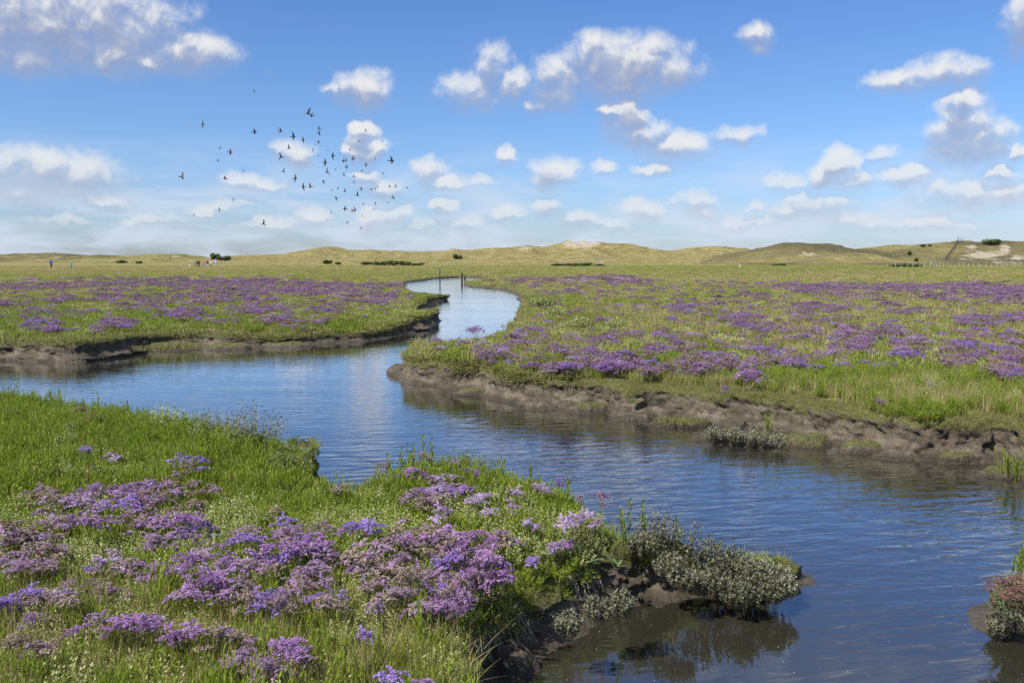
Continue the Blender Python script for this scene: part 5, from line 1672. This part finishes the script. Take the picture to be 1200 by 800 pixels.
for a, b, h_, lab in [(515.5, 332.5, 1.38, 'thin tall stake standing in the creek by the left bank'), (541.3, 331.8, 1.05, 'left and taller of two dark stakes in the creek'), (544.8, 331.2, .72, 'right and shorter of two dark stakes in the creek')]:
    q = tag(link('stake', post_mesh(h_, .055 if a < 520 else .10, WOODD)), lab, 'stake', 'stakes in the creek'); q.location = (*P(a, b, 0), -.1)


# ------------------------------------------------------------------ walkers far off on the marsh
def person(px, py_foot, h, label, jacket, trousers, hair, rz=0.0, step=.18, skirt=False, arm=.12):
    x, y = P(px, py_foot, .40)
    e = tag(empty('person', (x, y, .40), rz, h / 1.75), label, 'person', 'walkers on the left marsh')
    J = {'hip': (0, 0, .93), 'waist': (0, 0, 1.08), 'chest': (0, .01, 1.32), 'neck': (0, 0, 1.47), 'head': (0, -.015, 1.60), 'crown': (0, -.01, 1.71),
         'hl': (.09, 0, .90), 'kl': (.10, -step * .55, .50), 'al': (.10, -step, .09), 'tl': (.11, -step - .16, .035), 'hr': (-.09, 0, .90), 'kr': (-.10, step * .25, .50), 'ar': (-.10, step, .11), 'tr': (-.11, step - .15, .035),
         'sl': (.19, .01, 1.41), 'el': (.25, .05 + arm * .4, 1.14), 'wl': (.26, -.04 - arm, .90), 'fl': (.26, -.07 - arm, .80), 'sr': (-.19, .01, 1.41), 'er': (-.25, .05 - arm * .3, 1.14), 'wr': (-.26, .02 + arm, .90), 'fr': (-.26, .02 + arm, .80)}
    RAD = {'hip': .15, 'waist': .14, 'chest': .165, 'neck': .06, 'head': .10, 'crown': .075, 'hl': .10, 'kl': .065, 'al': .045, 'tl': .04, 'hr': .10, 'kr': .065, 'ar': .045, 'tr': .04, 'sl': .085, 'el': .055, 'wl': .038, 'fl': .035, 'sr': .085, 'er': .055, 'wr': .038, 'fr': .035}
    EDG = [('hip', 'waist'), ('waist', 'chest'), ('chest', 'neck'), ('neck', 'head'), ('head', 'crown'), ('hip', 'hl'), ('hl', 'kl'), ('kl', 'al'), ('al', 'tl'), ('hip', 'hr'), ('hr', 'kr'), ('kr', 'ar'), ('ar', 'tr'), ('chest', 'sl'), ('sl', 'el'), ('el', 'wl'), ('wl', 'fl'), ('chest', 'sr'), ('sr', 'er'), ('er', 'wr'), ('wr', 'fr')]
    names = list(J)
    me = bpy.data.meshes.new('body')
    me.from_pydata([J[n] for n in names], [(names.index(a), names.index(b)) for a, b in EDG], [])
    o = link('body', me, e)
    sk = o.modifiers.new('skin', 'SKIN')
    if not me.skin_vertices: pass
    for i, n in enumerate(names):
        v = me.skin_vertices[0].data[i]
        v.radius = (RAD[n] * (1.12 if n in ('chest', 'waist', 'hip') else 1), RAD[n] * (.8 if n in ('chest', 'waist') else 1))
        v.use_root = (n == 'hip')
    o.modifiers.new('smooth', 'SUBSURF').levels = 1
    o.modifiers['smooth'].render_levels = 1
    m, nt = mat('clothes')
    z = N(nt, 'ShaderNodeSeparateXYZ', {0: N(nt, 'ShaderNodeTexCoord').outputs['Object']}).outputs[2]
    cr = N(nt, 'ShaderNodeValToRGB', {0: M(nt, 'DIVIDE', z, 1.8)})
    cr.color_ramp.interpolation = 'CONSTANT'
    els = cr.color_ramp.elements
    els[0].position, els[0].color = 0, (.03, .025, .02, 1)
    els[1].position, els[1].color = .10 / 1.8, (*trousers, 1)
    q = els.new((.62 if skirt else .86) / 1.8); q.color = (*jacket, 1)
    q = els.new(1.49 / 1.8); q.color = (.45, .28, .20, 1)
    b = N(nt, 'ShaderNodeBsdfPrincipled', {'Base Color': cr.outputs[0], 'Roughness': .8})
    out(nt, b.outputs[0])
    me.materials.append(m)
    # hair: a cap over the back and top of the head
    bm = bmesh.new()
    bmesh.ops.create_uvsphere(bm, u_segments=12, v_segments=8, radius=.118)
    bmesh.ops.delete(bm, geom=[v for v in bm.verts if v.co.z < -.06 or (v.co.y < -.05 and v.co.z < .045)], context='VERTS')
    hm = bpy.data.meshes.new('hair'); bm.to_mesh(hm); bm.free()
    hm.materials.append(plain('hair', hair, .6))
    hh = link('hair', hm, e); hh.location = (0, .012, 1.635)
    hh.modifiers.new('thick', 'SOLIDIFY').thickness = .02
    return e


person(60.3, 315.4, 1.74, 'person in a blue jacket and dark trousers walking away at the far left', (.03, .085, .42), (.025, .03, .06), (.03, .02, .015), R(180), .16)
person(83.6, 315.3, 1.05, 'small child in lighter blue right of the blue jacket walker', (.10, .22, .52), (.12, .20, .40), (.05, .03, .02), R(180), .08)
person(228.4, 312.4, 1.15, 'person in dark grey at the left end of the group', (.05, .055, .07), (.03, .03, .035), (.02, .015, .01), R(150), .06)
person(231.4, 312.8, 1.42, 'person in black in the group, beside the one in grey', (.012, .013, .018), (.015, .015, .02), (.02, .015, .01), R(200), .12)
person(233.8, 312.8, 1.50, 'taller person in black in the group, left of the pink jacket', (.015, .015, .02), (.012, .012, .016), (.015, .01, .01), R(170), .10)
person(239.3, 312.7, 1.35, 'person in a bright pink jacket in the middle of the group', (.72, .08, .46), (.30, .06, .25), (.06, .03, .02), R(190), .08, True)
person(243.4, 313.0, 1.55, 'person in a dark top and pale blue trousers next to the pink jacket', (.03, .02, .09), (.30, .38, .60), (.015, .01, .01), R(175), .14)
person(247.0, 312.8, 1.45, 'person in a white top and black trousers near the right of the group', (.62, .60, .66), (.015, .015, .02), (.02, .015, .01), R(185), .12)
person(252.9, 312.8, 1.85, 'tall person in pale blue at the right end of the group', (.32, .42, .66), (.28, .38, .62), (.30, .26, .22), R(160), .16)

# ------------------------------------------------------------------ flock of birds
BIRDM = plain('dark_plumage', (.028, .028, .032), .7, .3, 8)
BIRDP = plain('hazed_plumage', (.16, .19, .24), .7, .2, 8)  # haze put into the colour of the faint birds


def bird_mesh(flap, sweep, m, fold=0.0):
    """body along +Y, wings along X; 0.9 m span"""
    mb = MB()
    prof = [(-.20, .012), (-.12, .040), (0, .058), (.10, .048), (.16, .030), (.195, .032), (.225, .022), (.27, .003)]
    mb.tube([Vector((0, y, .01 * math.cos(y * 6))) for y, r in prof], [r for y, r in prof], 0, .5, 8)
    mb.face([Vector((-.02, -.17, 0)), Vector((-.065, -.34, -.005)), Vector((0, -.36, 0)), Vector((.065, -.34, -.005)), Vector((.02, -.17, 0))])
    mb.face([Vector((.02, -.17, -.008)), Vector((.065, -.34, -.012)), Vector((0, -.36, -.008)), Vector((-.065, -.34, -.012)), Vector((-.02, -.17, -.008))])
    for s in (-1, 1):
        st = [(.03, .085, -.10, 0), (.19, .105 - sweep * .2, -.075, .17 * flap), (.33 - fold * .1, .055 - sweep * .55, -.07 - sweep * .3, .31 * flap * .9), (.45 - fold * .2, -.055 - sweep, -.10 - sweep, .40 * flap * .8)]
        for th in (.006, -.006):
            for k in range(3):
                a, b = st[k], st[k + 1]
                q = [Vector((s * a[0], a[1], a[3] + th)), Vector((s * b[0], b[1], b[3] + th * .3)), Vector((s * b[0], b[2], b[3])), Vector((s * a[0], a[2], a[3]))]
                mb.face(q if (s > 0) == (th < 0) else q[::-1])
    return mb.mesh('bird', [m])


BM = [bird_mesh(f, s_, BIRDM, q) for f, s_, q in ((.15, .03, 0), (.75, .06, 0), (-.55, .05, 0), (.35, .12, .3), (1.3, .05, .2))]
BPALE = bird_mesh(.2, .04, BIRDP)
BZ = [(478, 62, 6.5, 'p', 'highest bird, pale against the blue and apart from the flock'), (412, 140, 4.5, 'p', 'pale small bird below the highest one'), (182, 290, 9, '', 'upper leftmost dark bird gliding with level wings'), (413, 324, 9, '', 'dark bird alone between the left birds and the main flock'), (258, 392, 5, ''), (305, 413, 8, ''), (248, 453, 5, ''), (87, 524, 9, '', 'bird farthest left with slanting wings'),
      (281, 530, 8, ''), (361, 497, 3.5, '', 'small bird flying below the lone middle bird'), (318, 625, 5, ''), (257, 669, 6, ''), (143, 691, 3, '', 'tiny bird low at the left of the flock'), (52, 748, 2.5, '', 'tiniest bird at the lower left corner of the flock'), (453, 735, 8, '', 'bird flying alone just above the low clouds'), (529, 318, 8, ''), (586, 345, 9, '', 'greenish looking bird of the upper flock with ragged wings'), (630, 358, 6.5, ''), (567, 397, 7, ''), (532, 436, 9, ''), (541, 501, 7, ''), (595, 530, 9, ''), (630, 567, 8, ''), (662, 568, 8, ''),
      (652, 243, 10, '', 'left bird of the close pair at the top of the flock'), (668, 251, 9, '', 'right bird of the close pair at the top of the flock'), (701, 308, 6.5, ''), (701, 328, 6.5, ''), (699, 368, 5, ''), (684, 380, 2.5, ''), (674, 403, 5.5, ''), (697, 429, 2.5, ''), (741, 404, 3, ''), (762, 430, 7.5, ''), (728, 459, 8, ''), (735, 502, 9, ''), (720, 543, 5.5, ''), (703, 485, 2, ''), (772, 490, 3, ''), (793, 422, 3, ''), (812, 433, 3, ''), (809, 453, 7, ''), (822, 451, 5, ''), (824, 479, 6, ''), (838, 400, 5, ''), (852, 442, 8, ''), (879, 366, 5, ''), (909, 315, 4, '', 'bird in front of the top of the bright square cloud'), (911, 468, 5.5, ''), (951, 441, 3.5, ''), (983, 363, 3, '', 'small bird right of the bright square cloud'), (1025, 451, 11, '', 'largest bird at the right of the flock with wings spread'), (987, 509, 4, ''), (891, 496, 4, ''), (810, 513, 5, ''), (856, 524, 4, ''), (856, 545, 4, ''), (785, 573, 4, ''), (758, 582, 3.5, ''), (816, 588, 6, ''), (777, 618, 5.5, ''), (889, 577, 5, ''), (872, 607, 7, ''), (934, 580, 4, ''), (951, 574, 3.5, ''), (962, 568, 3.5, ''), (900, 646, 4, ''), (816, 666, 8, ''), (849, 674, 5, ''), (862, 671, 7, ''), (896, 697, 3, ''), (826, 725, 5, ''), (889, 752, 3.5, '', 'lowest bird of the dense right part of the flock'), (953, 642, 4, ''), (947, 670, 4, ''), (1017, 564, 4.5, ''), (1043, 569, 5, ''), (1028, 617, 4.5, ''), (1035, 618, 4, ''), (1010, 636, 3, ''), (1094, 573, 5, '', 'bird at the far right end of the flock'), (755, 681, 3.5, 'p'), (735, 716, 2.5, 'p'), (62, 404, 2, 'p', 'faint speck of a bird high at the far left')]
random.seed(77)
BR = np.random.default_rng(9)
for rec in BZ:
    zx, zy, s_, kd = rec[:4]
    px, py = 190 + zx / 3.81, 70 + zy / 3.81
    dist = .9 * FPX / (s_ * 1.15)
    if dist > 170: dist = 170 + (dist - 170) * .15
    p = PD(px, py, dist)
    sc = s_ * 1.15 / FPX * dist / .9
    o = link('bird', BPALE if kd == 'p' else random.choice(BM))
    o.location = p
    o.scale = (sc, sc, sc)
    hd = random.choice((-1, 1))
    # flying across the view, banked so that one sees the wings spread
    o.rotation_euler = (Matrix.Rotation(hd * R(random.uniform(50, 120)), 3, 'Z') @ Matrix.Rotation(-hd * R(random.uniform(35, 85)) * random.choice((1, 1, -1)), 3, 'Y') @ Matrix.Rotation(R(random.gauss(0, 14)), 3, 'X')).to_euler()
    if len(rec) > 4: lab = rec[4]
    else:
        size = 'larger' if s_ >= 6.5 else ('medium sized' if s_ >= 4.5 else 'small')
        side = 'scattered left part' if zx < 480 else ('upper middle part' if zy < 420 else ('dense middle part' if zx < 840 and zy < 560 else ('lower middle part' if zx < 870 else ('right part' if zy < 560 else 'lower right part'))))
        if kd == 'p': size = 'pale small'
        lab = '%s dark bird flying in the %s of the flock' % (size, side) if kd != 'p' else 'pale small bird flying low in the %s of the flock' % side
    tag(o, lab, 'bird', 'birds of the flock over the left marsh')
